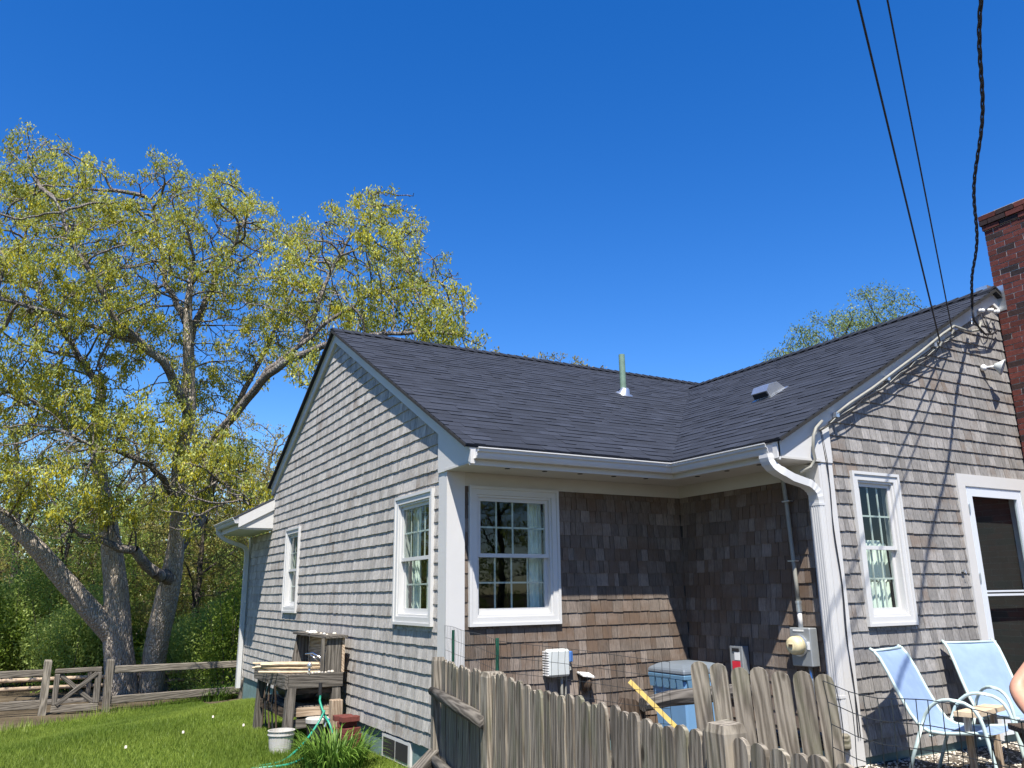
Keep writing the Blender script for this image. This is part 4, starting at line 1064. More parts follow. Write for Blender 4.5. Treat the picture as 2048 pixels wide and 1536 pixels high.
c = on_ground(700, 1530); strap_clump('daylily_clump', (-.62, 1.25, float(terr(-.6, 1.2))), .55, 420, .55, 'big clump of strap leaved daylilies in front of the basement window')
c = on_ground(432, 1400); strap_clump('daylily_clump', (c[0], c[1], c[2]), .62, 420, .50, 'bright green leafy clump at the foot of the right fence post')
c = on_ground(480, 1396); strap_clump('daylily_clump', (c[0], c[1], c[2]), .35, 180, .40, 'small green clump touching the far foundation corner')

# ------------------------------------------------------------------ rail fence with the gate
FD = {0: 15.4}
def fpos(px, D_): q = at(px, 1390, D_); return np.array((q[0], q[1], float(terr(q[0], q[1]))))
fA, fB, fC = fpos(88, 15.6), fpos(214, 16.1), fpos(483, 17.6)
fZ = fpos(-150, 14.8)
def post(t, p, w, h, name='post', mat='railwood', rz=0):
    b = MB(); c, s = math.cos(rz)*w/2, math.sin(rz)*w/2; x, y, z = p-np.array(t.location)
    q = [(x-c+s, y-s-c), (x+c+s, y+s-c), (x+c-s, y+s+c), (x-c-s, y-s+c)]; zt = z+h; e = .012
    cx_, cy_ = x, y
    vs = [(a, b_, z-.2) for a, b_ in q]+[(a, b_, zt-.03) for a, b_ in q]+[(cx_+(a-cx_)*.86, cy_+(b_-cy_)*.86, zt+random.uniform(-.004, .006)) for a, b_ in q]
    b.add(vs, [(3, 2, 1, 0), (8, 9, 10, 11)]+[(i, (i+1) % 4, 4+(i+1) % 4, 4+i) for i in range(4)]+[(4+i, 4+(i+1) % 4, 8+(i+1) % 4, 8+i) for i in range(4)])
    return b.build(name, [M[mat]], t)
def rail(t, a, c, w, h, name='rail', mat='railwood'):
    b = MB(); o = np.array(t.location); b.beam(np.array(a)-o, np.array(c)-o, w, h); return b.build(name, [M[mat]], t, bevel=.012)
fd = math.atan2(*(fC-fB)[[1, 0]])
Hh = .93
t = thing('rail_fence', fA, 'weathered split rail fence running left from the gate', 'fence')
rail(t, fA+(0, 0, .78), fZ+(0, 0, .78), .05, .13); rail(t, fA+(0, 0, .20), fZ+(0, 0, .20), .05, .16); post(t, fZ, .13, Hh)
t = thing('rail_fence', fB, 'grey two rail fence between the gate and the far house corner', 'fence')
rail(t, fB+(0, 0, .80), fC+(0, 0, .72), .05, .14); rail(t, fB+(0, 0, .22), fC+(0, 0, .18), .06, .15); post(t, fC, .16, Hh+.08, rz=fd)
t = thing('garden_gate', (fA+fB)/2, 'low wooden gate with an X brace between two square posts', 'gate')
post(t, fA, .125, 1.02, 'gate_post', rz=fd); post(t, fB, .125, 1.0, 'gate_post', rz=fd)
d = (fB-fA); d /= np.linalg.norm(d); a, c = fA+d*.14, fB-d*.14; nn = np.array((-d[1], d[0], 0))
rail(t, a+(0, 0, .80), c+(0, 0, .82), .045, .09, 'top_rail'); rail(t, a+(0, 0, .10), c+(0, 0, .11), .045, .14, 'bottom_rail')
rail(t, a+d*.05+(0, 0, .17), a+d*.05+(0, 0, .75), .045, .10, 'stile', 'greywood'); rail(t, c-d*.05+(0, 0, .18), c-d*.05+(0, 0, .77), .045, .12, 'stile', 'greywood')
rail(t, a+d*.08-nn*.03+(0, 0, .17), c-d*.08-nn*.03+(0, 0, .75), .025, .085, 'brace', 'greywood'); rail(t, a+d*.08+nn*.02+(0, 0, .75), c-d*.08+nn*.02+(0, 0, .17), .025, .085, 'brace', 'greywood')
t = thing('pole_fence', fpos(40, 17.4), 'pair of pale round poles forming a second fence beyond the gate', 'fence')
for dz in (.52, .34):
    p_, q_ = fpos(-120, 16.6)+(0, 0, dz), fpos(484, 19.6)+(0, 0, dz-.02); b = MB(); o_ = np.array(t.location)
    b.tube([p_-o_, (p_+q_)/2-o_+(0, 0, -.03), q_-o_], [.045, .04, .035], 8); b.build('pole', [M['tanwood']], t, smooth=True)
for px, D_ in ((-60, 16.8), (175, 17.9), (330, 18.8), (470, 19.55)):
    p_ = fpos(px, D_); post(t, p_, .09, .66, 'pole_post')
t = thing('log', fpos(130, 16.9), 'grey log lying on the ground behind the gate', 'log'); b = MB(); p_, q_ = fpos(20, 16.9), fpos(420, 18.6); o_ = np.array(t.location)
b.tube([p_-o_+(0, 0, .06), (p_+q_)/2-o_+(0, 0, .03), q_-o_+(0, 0, .05)], [.07, .08, .055], 9); b.build('stem', [M['greywood']], t, smooth=True)

# ------------------------------------------------------------------ picket fence
def picket(t, base_, wdir, h, w=.088, th=.018, lean=(0, 0, 0), name='picket', round_=.5):
    """board with a rounded top; wdir unit width direction; lean = shift of the top"""
    wd = np.array(wdir, float); nrm = np.cross(wd, (0, 0, 1)); o = np.array(base_)-np.array(t.location); prof = [(-w/2, 0), (w/2, 0)]; hs_ = h-w*round_
    prof += [(w/2, hs_)]
    for k in range(1, 6): a = math.pi*k/6; prof.append((w/2*math.cos(a), hs_+w*round_*math.sin(a)**.8))
    prof += [(-w/2, hs_)]
    vs = []; le = np.array(lean, float)
    for s_ in (0, th):
        for (u, z) in prof: vs.append(o+wd*u*(1+.02*math.sin(z*9))+nrm*s_+np.array((0, 0, z))+le*(z/h))
    n = len(prof); fs = [tuple(range(n)), tuple(range(2*n-1, n-1, -1))]+[(i, i+n, (i+1) % n+n, (i+1) % n) for i in range(n)]
    b = MB(); b.add(vs, fs); return b.build(name, [M['picket']], t)
GZ = -1.62
PA = np.array((-.20, -.25, 0)); PB = np.array((-.57, -1.94, 0)); PE = np.array((-1.16, -5.65, 0))
def along(p, q, s): return p+(q-p)*s
t = thing('picket_fence', (*PA[:2], GZ), 'short run of picket fence with round rails meeting the house corner', 'fence')
post(t, np.array((*PA[:2], GZ)), .10, GZ*-1-.525, rz=math.atan2(*(PB-PA)[[1, 0]]))
d = (PB-PA)/np.linalg.norm(PB-PA); nn = np.array((d[1], -d[0], 0))     # nn points to the lawn side
if nn[0] > 0: nn = -nn
n = int(np.linalg.norm(PB-PA)/.098)
for k in range(1, n):
    q = PA+d*(.05+k*.098)-nn*.02; picket(t, (q[0], q[1], GZ+.05), d, -GZ-.05-.53+random.uniform(-.02, .02)-.012*k/n, lean=(random.uniform(-.01, .01), random.uniform(-.01, .01), 0))
for z in (-.80, -1.32):
    b = MB(); o_ = np.array(t.location); p_, q_ = PA+nn*.05, PB+nn*.05
    b.tube([(p_[0], p_[1], z-o_[2])-np.array((o_[0], o_[1], 0)), ((p_+q_)/2+(0, 0, z-.012))-o_, (q_[0]-o_[0], q_[1]-o_[1], z-.02-o_[2])], [.038, .05, .047], 10); b.build('round_rail', [M['greywood']], t, smooth=True)
t2 = thing('picket_fence', (*PB[:2], GZ), 'long weathered picket fence with rounded tops running toward the viewer', 'fence')
d = (PE-PB)/np.linalg.norm(PE-PB); nn = np.array((d[1], -d[0], 0)); nn = nn if nn[0] < 0 else -nn
post(t2, np.array((*PB[:2], GZ)), .13, -GZ-.505, 'post', 'picket', rz=math.atan2(d[1], d[0]))
tot = np.linalg.norm(PE-PB); s_ = .085; k = 0
def ztop(s): return -.512-.01*math.sin(s*1.3)+.010*math.sin(s*5)
BIG = None
while s_ < tot:
    if not (2.60 < s_ < 2.70):
        w_ = random.uniform(.082, .092); q = PB+d*s_+nn*(.012+random.uniform(-.003, .003)); zt = ztop(s_)+random.uniform(-.014, .014)
        picket(t2, (q[0], q[1], GZ+.06), d, zt-GZ-.06, w_, lean=(random.uniform(-.008, .008), random.uniform(-.012, .012), 0), round_=random.uniform(.4, .6))
    s_ += .0955+random.uniform(0, .006); k += 1
q = PB+d*2.65+nn*.02; post(t2, np.array((q[0], q[1], GZ)), .105, -GZ-.47, 'post', 'picket', rz=math.atan2(d[1], d[0])+.1)
for z in (-.85, -1.35): rail(t2, np.array((*(PB-nn*.04)[:2], z)), np.array((*(PE-nn*.04)[:2], z)), .04, .09, 'rail', 'picket')
# the spaced panel behind, leaning
t = thing('fence_panel', (.15, -3.55, -1.55), 'leaning panel of seven spaced pickets in front of the meter', 'fence panel')
pd_ = np.array((.38, -.55, 0)); pd_ /= np.linalg.norm(pd_)
for k in range(7):
    q = np.array((.16, -3.12, -1.56))+pd_*(.113*k+.01); dz = [0, .0, -.012, .0, -.012, .0, -.006][k]-.0075*k
    picket(t, q+pd_*.055, pd_, 1.56-.40+dz, .100, .02, lean=-pd_*(.055+random.uniform(-.006, .006)), round_=.5)
for z in (-.80, -1.3): rail(t, np.array((.16, -3.12, z))-pd_*.02+(.03, .03, 0), np.array((.16, -3.12, z))+pd_*.80+(.03, .03, 0), .035, .085, 'rail', 'picket')
# worn log rail and stump in the nook
t = thing('old_rail', (.62, -2.0, -1.5), 'rough split log rail resting behind the wire mesh', 'rail'); b = MB()
b.tube([(.0, 0, .71), (.25, 0, .735), (.55, -.02, .74), (1.0, -.05, .75)], [.05, .055, .06, .055], 8); b.build('log', [M['greywood']], t)
b = MB(); b.prism([(-.17, .05, 0), (.10, .05, 0), (.06, .05, .66), (-.02, .05, .74), (-.13, .05, .76), (-.16, .05, .70)], (0, .05, 0)); b.build('stump_board', [M['darkwood']], t)
t = thing('bamboo_stick', on(1337, 1438, 1, -2.25), 'yellow wooden stick leaning in front of the blue bin', 'stick')
p_, q_ = on(1259, 1362, 1, -2.1)-np.array(t.location), on(1360, 1462, 1, -2.3)-np.array(t.location); b = MB(); b.beam(p_, q_, .022, .03); b.build('stick', [M['stick']], t)

# ------------------------------------------------------------------ wire mesh on green stakes
def mesh_fence(t, path, zt, zb, sp, rows, r=.0022, wob=.006, name='wire_mesh'):
    b = MB(); path = [np.array(p, float) for p in path]; o = np.array(t.location)
    seg = [np.linalg.norm(path[i+1][:2]-path[i][:2]) for i in range(len(path)-1)]; tot = sum(seg); n = int(tot/sp)
    def P(s):
        for i, l in enumerate(seg):
            if s <= l or i == len(seg)-1: return path[i]+(path[i+1]-path[i])*min(1, s/l)
            s -= l
    cols = []
    for k in range(n+1):
        s = k*sp; p = P(min(s, tot)); top = p[2]; col = []
        for j in range(rows+1):
            z = top-(top-zb)*j/rows; wx = wob*math.sin(s*7+j*1.3); col.append(np.array((p[0]+wx, p[1]+wob*math.cos(s*5+j), z+wob*.8*math.sin(s*6+j*.4)))-o)
        cols.append(col)
    for k in range(n+1): b.tube(cols[k], r, 3, cap=False)
    for j in range(rows+1): b.tube([c[j] for c in cols], r*1.05, 3, cap=False)
    m_ = b.build(name, [M['wire']], t); m_['kind'] = 'stuff'; return m_
t = thing('wire_fence', (-.2, -.25, GZ), 'tall wire mesh on two green stakes behind the corner pickets', 'wire fence')
mesh_fence(t, [(-.12, -.20, -.27), (-.30, -1.1, -.29), (-.50, -1.9, -.31), (-.22, -2.4, -.36), (.10, -3.0, -.41)], -.3, -1.3, .05, 10, .0016)
for (px, y0, y1, dpt) in ((896, 1253, 1420, .0), (980, 1266, 1400, 0)):
    pass
for (x, y, zt) in ((-.14, -.42, -.30), (-.46, -1.80, -.30)):
    b = MB(); b.tube([(x+.2, y+.25, 0), (x+.2, y+.25, zt-GZ)], .013, 7); b.build('stake', [M['stake']], t)
t = thing('wire_fence', (-.1, -4.6, -1.5), 'loose wide wire mesh sagging in front of the patio chairs', 'wire fence')
mr = [at(1650, 1362, 3.62), at(1700, 1388, 3.50), at(1745, 1402, 3.42), at(1800, 1402, 3.32), at(1850, 1400, 3.2), at(1905, 1405, 3.1), at(1960, 1416, 3.0), at(2020, 1432, 2.9), at(2120, 1460, 2.75)]
mesh_fence(t, mr, -.4, -1.25, .062, 9, .0022, .012)

# ------------------------------------------------------------------ things on the nook walls
def hub(t, b, n, mats, **k): return b.build(n, mats, t, **k)
# electricity meter with its conduit
mc = np.array((L-.02, -1.62, -.50))
t = thing('electric_meter', mc, 'grey electric meter box with a round cream glass cover and conduit', 'meter')
b = MB(); b.box((-.10, -.115, -.165), (.0, .115, .165)); b.build('meter_box', [M['box_grey']], t, bevel=.008)
b = MB(); b.lathe([(.095, 0), (.095, .016), (.088, .02)], (-.10, .01, .015), 24, axis=(-1, 0, 0)); b.build('ring', [M['galv']], t, smooth=False)
b = MB(); b.lathe([(.082, 0), (.080, .06), (.070, .085), (.045, .098), (.0, .10)], (-.115, .01, .015), 26, axis=(-1, 0, 0)); g_ = b.build('glass_cover', [M['cream']], t, smooth=True)
b = MB(); b.box((-.222, -.012, .006), (-.216, .03, .028)); b.build('dial', [M['darkwood']], t)
b = MB(); b.box((-.104, -.105, -.02), (-.1005, -.078, .05)); b.build('label', [M['paper']], t)
b = MB(); b.box((-.104, -.05, .135), (-.1005, .07, .15)); b.build('label', [M['paper']], t)
b = MB(); b.tube([(-.05, .02, .165), (-.05, .02, .30)], .021, 12); b.build('conduit', [M['white_gutter']], t, smooth=True)
b = MB(); b.tube([(-.05, .02, .30), (-.05, .02, .39)], .027, 10); b.tube([(-.05, .02, .375), (-.05, .02, .40)], .031, 10); b.build('coupling', [M['galv']], t)
b = MB(); b.tube([(-.05, .02, .40), (-.045, .03, .60), (-.04, .045, .95), (-.035, .06, 1.3), (-.035, .075, 1.50), (-.05, .085, 1.60), (-.16, .09, 1.625)], .019, 10); b.build('service_cable', [M['cable_grey']], t, smooth=True)
for z in (.75, 1.3): b = MB(); b.box((-.062, .00, z), (-.012, .09, z+.012)); b.build('clamp', [M['galv']], t)
b = MB(); b.tube([(-.05, -.04, -.165), (-.05, -.045, -.30), (-.05, -.045, -.9)], .018, 9); b.build('lower_pipe', [M['galv']], t, smooth=True)
t = thing('disconnect_box', (L-.02, -.80, -.66), 'small grey switch box with a red and white warning label', 'electric box')
b = MB(); b.box((-.09, -.085, -.13), (0, .085, .13)); b.build('case', [M['box_grey']], t, bevel=.006)
b = MB(); b.box((-.094, -.05, -.12), (-.0905, .055, -.01)); b.build('red_label', [M['red']], t)
b = MB(); b.box((-.094, -.05, 0), (-.0905, .02, .075)); b.build('white_label', [M['paper']], t)
b = MB(); b.box((-.097, -.045, .08), (-.0905, .045, .11)); b.build('latch', [M['black']], t)
b = MB(); b.tube([(-.05, 0, -.13), (-.05, 0, -.5)], .013, 8); b.build('conduit', [M['galv']], t)
t = thing('utility_box', (1.135, -.015, -.65), 'pale ribbed utility box with a blue side cover on the nook wall', 'utility box')
b = MB(); b.box((-.13, -.11, -.125), (.11, 0, .125)); b.build('case', [M['box_pale']], t, bevel=.02)
b = MB()
for k in range(10): b.box((-.146, -.10, -.11+k*.023), (-.1305, -.01, -.098+k*.023))
o = b.build('cooling_ribs', [M['paper']], t)
b = MB(); b.box((.112, -.09, .0), (.155, -.01, .10)); b.build('blue_cover', [M['blue_box']], t, bevel=.008)
b = MB(); b.tube([(.13, -.05, 0), (.14, -.06, -.07), (.10, -.05, -.09), (.08, -.04, -.4)], .009, 7); b.build('cable', [M['cable_grey']], t)
b = MB(); b.tube([(.04, -.05, -.125), (.04, -.05, -.6)], .014, 8); b.build('conduit', [M['cable_grey']], t)
t = thing('outdoor_lamp', (1.45, -.015, -.86), 'small lamp with a white cap and dark shade low on the nook wall', 'lamp')
b = MB(); b.prism([(-.075, -.12, .075), (.065, -.12, .055), (.075, 0, .085), (-.065, 0, .10)], (0, 0, .012)); b.build('cap', [M['paper']], t)
b = MB(); b.lathe([(.040, 0), (.052, .07), (.045, .12), (.02, .13)], (.01, -.06, -.06), 12); b.build('shade', [M['darkwood']], t, smooth=True)
b = MB(); b.tube([(-.06, -.05, .06), (-.075, -.05, -.04), (-.09, -.03, -.3)], .005, 6); b.build('wire', [M['black']], t)
# blue bin
t = thing('trash_bin', (2.27, -.60, -1.49), 'light blue plastic trash bin with a grey ribbed lid in the nook', 'trash bin')
b = MB(); vs = []
for z, s in ((0, .80), (.70, 1.0)):
    for x, y in ((-.29, -.29), (.29, -.29), (.29, .29), (-.29, .29)): vs.append((x*s, y*s, z))
b.add(vs, [(3, 2, 1, 0), (4, 5, 6, 7)]+[(i, (i+1) % 4, 4+(i+1) % 4, 4+i) for i in range(4)]); b.build('body', [M['bin_blue']], t, bevel=.02)
b = MB(); b.box((-.31, -.31, .70), (.31, .31, .745)); b.build('rim', [M['bin_dark']], t, bevel=.008)
for k in range(5):
    b = MB(); x = -.27+k*.115; b.prism([(x, -.315, .70), (x+.09, -.315, .70), (x+.075, -.315, .62), (x+.015, -.315, .62)], (0, .028, 0)); b.build('rim_tab', [M['bin_dark']], t)
    b = MB(); b.prism([(-.315, x, .70), (-.315, x+.09, .70), (-.315, x+.075, .62), (-.315, x+.015, .62)], (.028, 0, 0)); b.build('rim_tab', [M['bin_dark']], t)
b = MB(); vs = []
for z, s, sy in ((.746, 1.08, 1.08), (.79, 1.06, 1.06), (.835, .78, .72), (.85, .4, .38)):
    for x, y in ((-.29, -.29), (.29, -.29), (.29, .29), (-.29, .29)): vs.append((x*s, y*sy, z))
b.add(vs, [(3, 2, 1, 0), (12, 13, 14, 15)]+[(j*4+i, j*4+(i+1) % 4, j*4+4+(i+1) % 4, j*4+4+i) for j in range(3) for i in range(4)]); b.build('lid', [M['lid']], t, bevel=.012)
b = MB(); b.box((-.16, -.305, .765), (.16, -.27, .80)); b.build('lid_handle', [M['lid']], t, bevel=.008)
bin_ = bpy.data.objects['trash_bin']; bin_.scale = (.86, .86, .98)
# spotlight by the chimney, bell shade
sp_ = on(1992, 733, 1, -2.06)
t = thing('wall_spotlight', (sp_[0]-.07, -D-.02, sp_[2]), 'grey round floodlight fixed to the gable beside the brick chimney', 'lamp')
b = MB(); b.lathe([(.035, 0), (.04, .03), (.02, .05)], (0, 0, 0), 14, axis=(0, -1, 0)); b.build('base', [M['paper']], t, smooth=True)
b = MB(); b.tube([(0, -.04, 0), (.04, -.10, .0), (.07, -.13, .01)], .012, 8); b.build('arm', [M['paper']], t)
b = MB(); b.lathe([(.025, 0), (.045, .03), (.085, .075), (.092, .09), (.084, .09), (.0, .075)], (.05, -.11, .01), 24, axis=(.35, -.75, -.35)); b.build('shade', [M['box_pale']], t, smooth=True)
# small hook between window and door
hk = on(1926, 1141, 1, -1.95); t = thing('wall_hook', hk, 'tiny metal bracket on the shingles left of the door', 'bracket')
b = MB(); b.box((-.02, -.012, -.012), (.02, .012, .006)); b.tube([(0, -.02, 0), (0, -.03, -.03), (.012, -.028, -.035)], .004, 6); b.build('bracket', [M['galv']], t)

# ------------------------------------------------------------------ overhead wires and the drop
wr = [((1880, 684, -2.03), (1715, -6), 5.2, 'left one of the two plain black wires ending at the roof edge', .0078), ((1904, 660, -2.03), (1774, -6), 5.2, 'right one of the two plain black wires ending at the roof edge', .0062)]
for e, s, D_, lab, r_ in wr:
    p1 = on(e[0], e[1], 1, e[2]); p0 = at(s[0], s[1], D_); p00 = p0+(p0-p1)*.8
    t = thing('overhead_wire', p1, lab, 'wire'); b = MB(); o_ = np.array(t.location); pts_ = []
    for k in range(25):
        f = k/24; p = p1+(p00-p1)*f; pts_.append(p-o_-(0, 0, .12*math.sin(math.pi*f)*.3))
    b.tube(pts_, r_, 8); b.build('cable', [M['black']], t, smooth=True)
    b = MB(); b.tube([(0, .03, 0), (0, -.02, -.01), (-.02, .0, -.05)], .012, 8); b.build('clamp', [M['cable_grey']], t)
p1 = on(1944, 612, 1, -2.10); p0 = at(1968, -8, 5.0); p00 = p0+(p0-p1)*.9
t = thing('service_drop', p1, 'thick twisted black power cable hanging down to the gable peak', 'cable'); o_ = np.array(t.location)
dirv = (p00-p1)/np.linalg.norm(p00-p1); u_ = np.cross(dirv, (0, 0, 1)); u_ /= np.linalg.norm(u_); v_ = np.cross(dirv, u_); LL = np.linalg.norm(p00-p1)
for ph in (0, 2.09, 4.19):
    b = MB(); b.tube([p1-o_+dirv*s_+(math.cos(s_*13+ph)*u_+math.sin(s_*13+ph)*v_)*.0092+u_*.02*math.sin(s_*3.1)*min(1, s_) for s_ in np.arange(0, LL, .03)], .0066, 6); b.build('strand', [M['black']], t, smooth=True)
q1 = on(1958, 655, 1, -2.06)-o_; q2 = on(1985, 668, 1, -2.02)-o_
b = MB(); b.tube([(0, 0, 0), on(1948, 640, 1, -2.1)-o_, q1, on(1970, 668, 1, -2.03)-o_, q2, on(1995, 660, 1, -1.98)-o_], .011, 8); b.build('drip_loop', [M['black']], t, smooth=True)
for (a_, c_, dd_) in (((1962, 628), (1972, 668), (1982, 640)), ((1970, 630), (1980, 690), (1990, 640)), ((1960, 632), (1950, 660), (1975, 672)), ((1966, 640), (1978, 676), (1984, 660))):
    b = MB(); pa, pb, pc = on(*a_, 1, -2.02)-o_, on(*c_, 1, -2.05)-o_, on(*dd_, 1, -2.0)-o_; b.tube(bez(pa, pa*.3+pb*.7, pc*.3+pb*.7, pc, 8), .005, 6); b.build('tail_wire', [M['black']], t, smooth=True)
for (px, py) in ((1958, 622), (1976, 621), (1988, 624)):
    b = MB(); q = on(px, py, 1, -1.99)-o_; b.lathe([(.022, 0), (.026, .02), (.018, .03), (.026, .04), (.02, .06), (.006, .065)], q, 12, axis=(0, -1, -.2)); b.build('insulator', [M['paper']], t, smooth=True)
# chain hanging at the roof edge
t = thing('hanging_chain', on(1944, 625, 1, -2.08), 'short galvanised chain hanging at the gable peak', 'chain'); b = MB(); o_ = np.array(t.location)
for k in range(7):
    c_ = on(1944+random.uniform(-1, 1), 622+k*4.2, 1, -2.075)-o_; b.lathe([(.010, -.003), (.013, 0), (.010, .003)], c_, 8, axis=(k % 2, 1, 0))
o = b.build('links', [M['galv']], t); o['kind'] = 'stuff'
# conduit and thin cables along the rake
t = thing('rake_cable', on(1650, 842, 1, -2.0), 'fat cream service cable running down the gable edge to the soffit', 'cable'); o_ = np.array(t.location)
path = [(1962, 645, -2.0), (1957, 660, -2.01), (1940, 663, -2.01), (1925, 658, -2.02), (1908, 652, -2.02), (1885, 668, -2.02), (1840, 705, -2.015), (1790, 742, -2.015), (1745, 776, -2.015), (1700, 806, -2.01), (1672, 828, -2.01)]
b = MB(); b.tube([on(x, y, 1, z)-o_ for x, y, z in path], .014, 8); b.build('upper_cable', [M['cable_grey']], t, smooth=True)
path = [(1644, 842, -2.0), (1632, 856, -2.02), (1627, 872, -2.02), (1626, 900, -2.0), (1630, 918, -1.98), (1622, 934, -1.95), (1600, 944, -1.90)]
b = MB(); b.tube([on(x, y, 1, z)-o_ for x, y, z in path], .015, 8); b.build('lower_cable', [M['cable_grey']], t, smooth=True)
for k in range(3):
    b = MB(); r_ = random.Random(k); pts_ = []
    for i in range(16):
        f = i/15; x = 1905-(1905-1640)*f; y = 664+(852-664)*f+7+3*k; pts_.append(on(x+r_.uniform(-3, 3), y+r_.uniform(-4, 4), 1, -1.99-.012*k)-o_)
    b.tube(pts_, .0055, 5); b.build('thin_wire', [M['cable_grey' if k < 2 else 'black']], t, smooth=True)
for x, y in ((1672, 830), (1774, 757), (1868, 690)):
    b = MB(); q = on(x, y, 1, -2.0)-o_; b.box(q-.022, q+.022); b.build('clip', [M['galv']], t)
t = thing('corner_wire', (L+.07, -D-.04, 1.4), 'thin black wire stapled down the right corner board', 'wire'); b = MB(); r_ = random.Random(3)
b.tube([(-.03, 0, .02), (-.02, 0, -.1)]+[(-.005+.012*math.sin(k*.9)+.0016*k, -.004, -.25-k*.125) for k in range(20)], .0045, 5); b.build('wire', [M['black']], t, smooth=True)
b = MB(); b.tube([(-.015, 0, .02)]+[(.003+.012*math.cos(k*.7)+.0016*k, -.003, -.25-k*.125) for k in range(20)], .0035, 5); b.build('wire', [M['black']], t, smooth=True)

# ------------------------------------------------------------------ patio chairs
def patio_chair(loc, rz, label):
    t = thing('patio_chair', loc, label, 'chair', 'blue sling patio chairs against the wall', rz)
    W2_ = .25
    prof = [(-.53, 1.00), (-.50, .985), (-.455, .93), (-.40, .82), (-.33, .66), (-.26, .52), (-.20, .435), (-.13, .40), (-.02, .395), (.12, .41), (.26, .425), (.30, .42)]
    vs = []; fs = []; n = len(prof); K = 6
    for i, (x, z) in enumerate(prof):
        for k in range(K+1):
            f = k/K*2-1; vs.append((x+.012*(1-f*f)*(.5 if z > .5 else 0), f*W2_, z-.016*(1-f*f)))
    for i in range(n-1):
        for k in range(K): fs.append((i*(K+1)+k, i*(K+1)+k+1, (i+1)*(K+1)+k+1, (i+1)*(K+1)+k))
    b = MB(); b.add(vs, fs); b.build('sling', [M['sling']], t, smooth=True)
    for s in (-1, 1):
        y = s*(W2_+.012); b = MB(); b.tube([(x, y, z) for x, z in prof], .014, 8); b.build('side_rail', [M['chair_frame']], t, smooth=True)
        y2 = s*(W2_+.045); b = MB()
        b.tube([(-.34, y2, 0), (-.25, y2, .24), (-.17, y2, .44)]+bez((-.17, y2, .44), (-.10, y2, .64), (.02, y2, .66), (.12, y2, .645), 6)+bez((.12, y2, .645), (.24, y2, .63), (.28, y2, .56), (.295, y2, .42), 6)+[(.33, y2, .2), (.36, y2, 0)], .014, 9)
        b.build('arm_and_legs', [M['chair_frame']], t, smooth=True)
    for (x, z) in ((-.12, .37), (.24, .39), (-.50, .985)):
        b = MB(); b.tube([(x, -W2_-.03, z), (x, W2_+.03, z)], .011, 8); b.build('cross_bar', [M['chair_frame']], t, smooth=True)
    return t
patio_chair((3.22, -2.70, -1.49), math.atan2(-.98, .20), 'light blue sling patio chair turned side on below the window')
patio_chair((4.31, -2.56, -1.49), math.atan2(-.94, -.35), 'light blue sling patio chair facing forward in front of the door')
# wooden bench table and sawhorse legs
t = thing('wooden_bench', (3.30, -3.15, -1.49), 'dark wooden bench with a tan plank and crossed legs beside the chairs', 'bench')
b = MB(); dx = np.array((.80, -.60, 0)); dy = np.array((.60, .80, 0)); p = lambda u, v, z: dx*u+dy*v+np.array((0, 0, z))
b.obox(p(-.05, -.16, .43), dx*1.5, dy*.30, (0, 0, .045)); b.build('seat_plank', [M['darkwood']], t, bevel=.006)
b = MB(); b.obox(p(.0, -.14, .32), dx*1.4, dy*.04, (0, 0, .105)); b.build('apron', [M['darkwood']], t, bevel=.005)
for u in (.05, 1.1):
    for s in (-1, 1):
        b = MB(); b.beam(p(u, s*.25, 0), p(u, -s*.10, .43), .09, .04); b.build('leg', [M['tanwood' if s > 0 else 'darkwood']], t)
q = on(1960, 1425, 2, -.98)
t = thing('plank', (q[0], q[1], -.985), 'pale cut plank lying flat between the two chairs', 'plank'); b = MB(); b.obox((-.32, .02, 0), (.62, .12, .0), (.05, -.16, 0), (0, 0, .035)); b.build('board', [M['cut_wood']], t)
b = MB()
for (x, y) in ((-.25, -.03), (.25, .06)): b.box((x, y-.02, -.50), (x+.04, y+.02, -.001))
for k_, (x, y) in enumerate(((-.25, -.03), (.25, .06))):
    b = MB(); b.box((x, y-.02, -.50), (x+.04, y+.02, -.001)); b.build('leg', [M['tanwood']], t)
# buckets
def bucket(loc, r, h, label, lid=False):
    t = thing('bucket', loc, label, 'bucket'); b = MB(); b.lathe([(r*.86, 0), (r, h*.98), (r*1.06, h*.98), (r*1.06, h), (r*.95, h)]+([] if lid else [(r*.84, .01)]), (0, 0, 0), 24); b.build('pail', [M['bucket']], t)
    b = MB(); b.lathe([(r*1.02, h*.80), (r*1.05, h*.80), (r*1.05, h*.84), (r*1.0, h*.84)], (0, 0, 0), 24); b.build('collar', [M['bucket']], t)
    if lid: b = MB(); b.lathe([(r*1.09, h*.93), (r*1.09, h*1.03), (r*1.0, h*1.05), (r*.3, h*1.06)], (0, 0, 0), 24); b.build('lid', [M['bucket_lid']], t)
    return t
bucket((-.86, 2.30, float(terr(-.86, 2.3))), .135, .23, 'open white plastic bucket standing in front of the potting bench')
q = at(1683, 1500, 4.2); bucket((q[0], q[1], -1.50), .10, .32, 'white bucket with a yellow lid at the foot of the downspout', True)

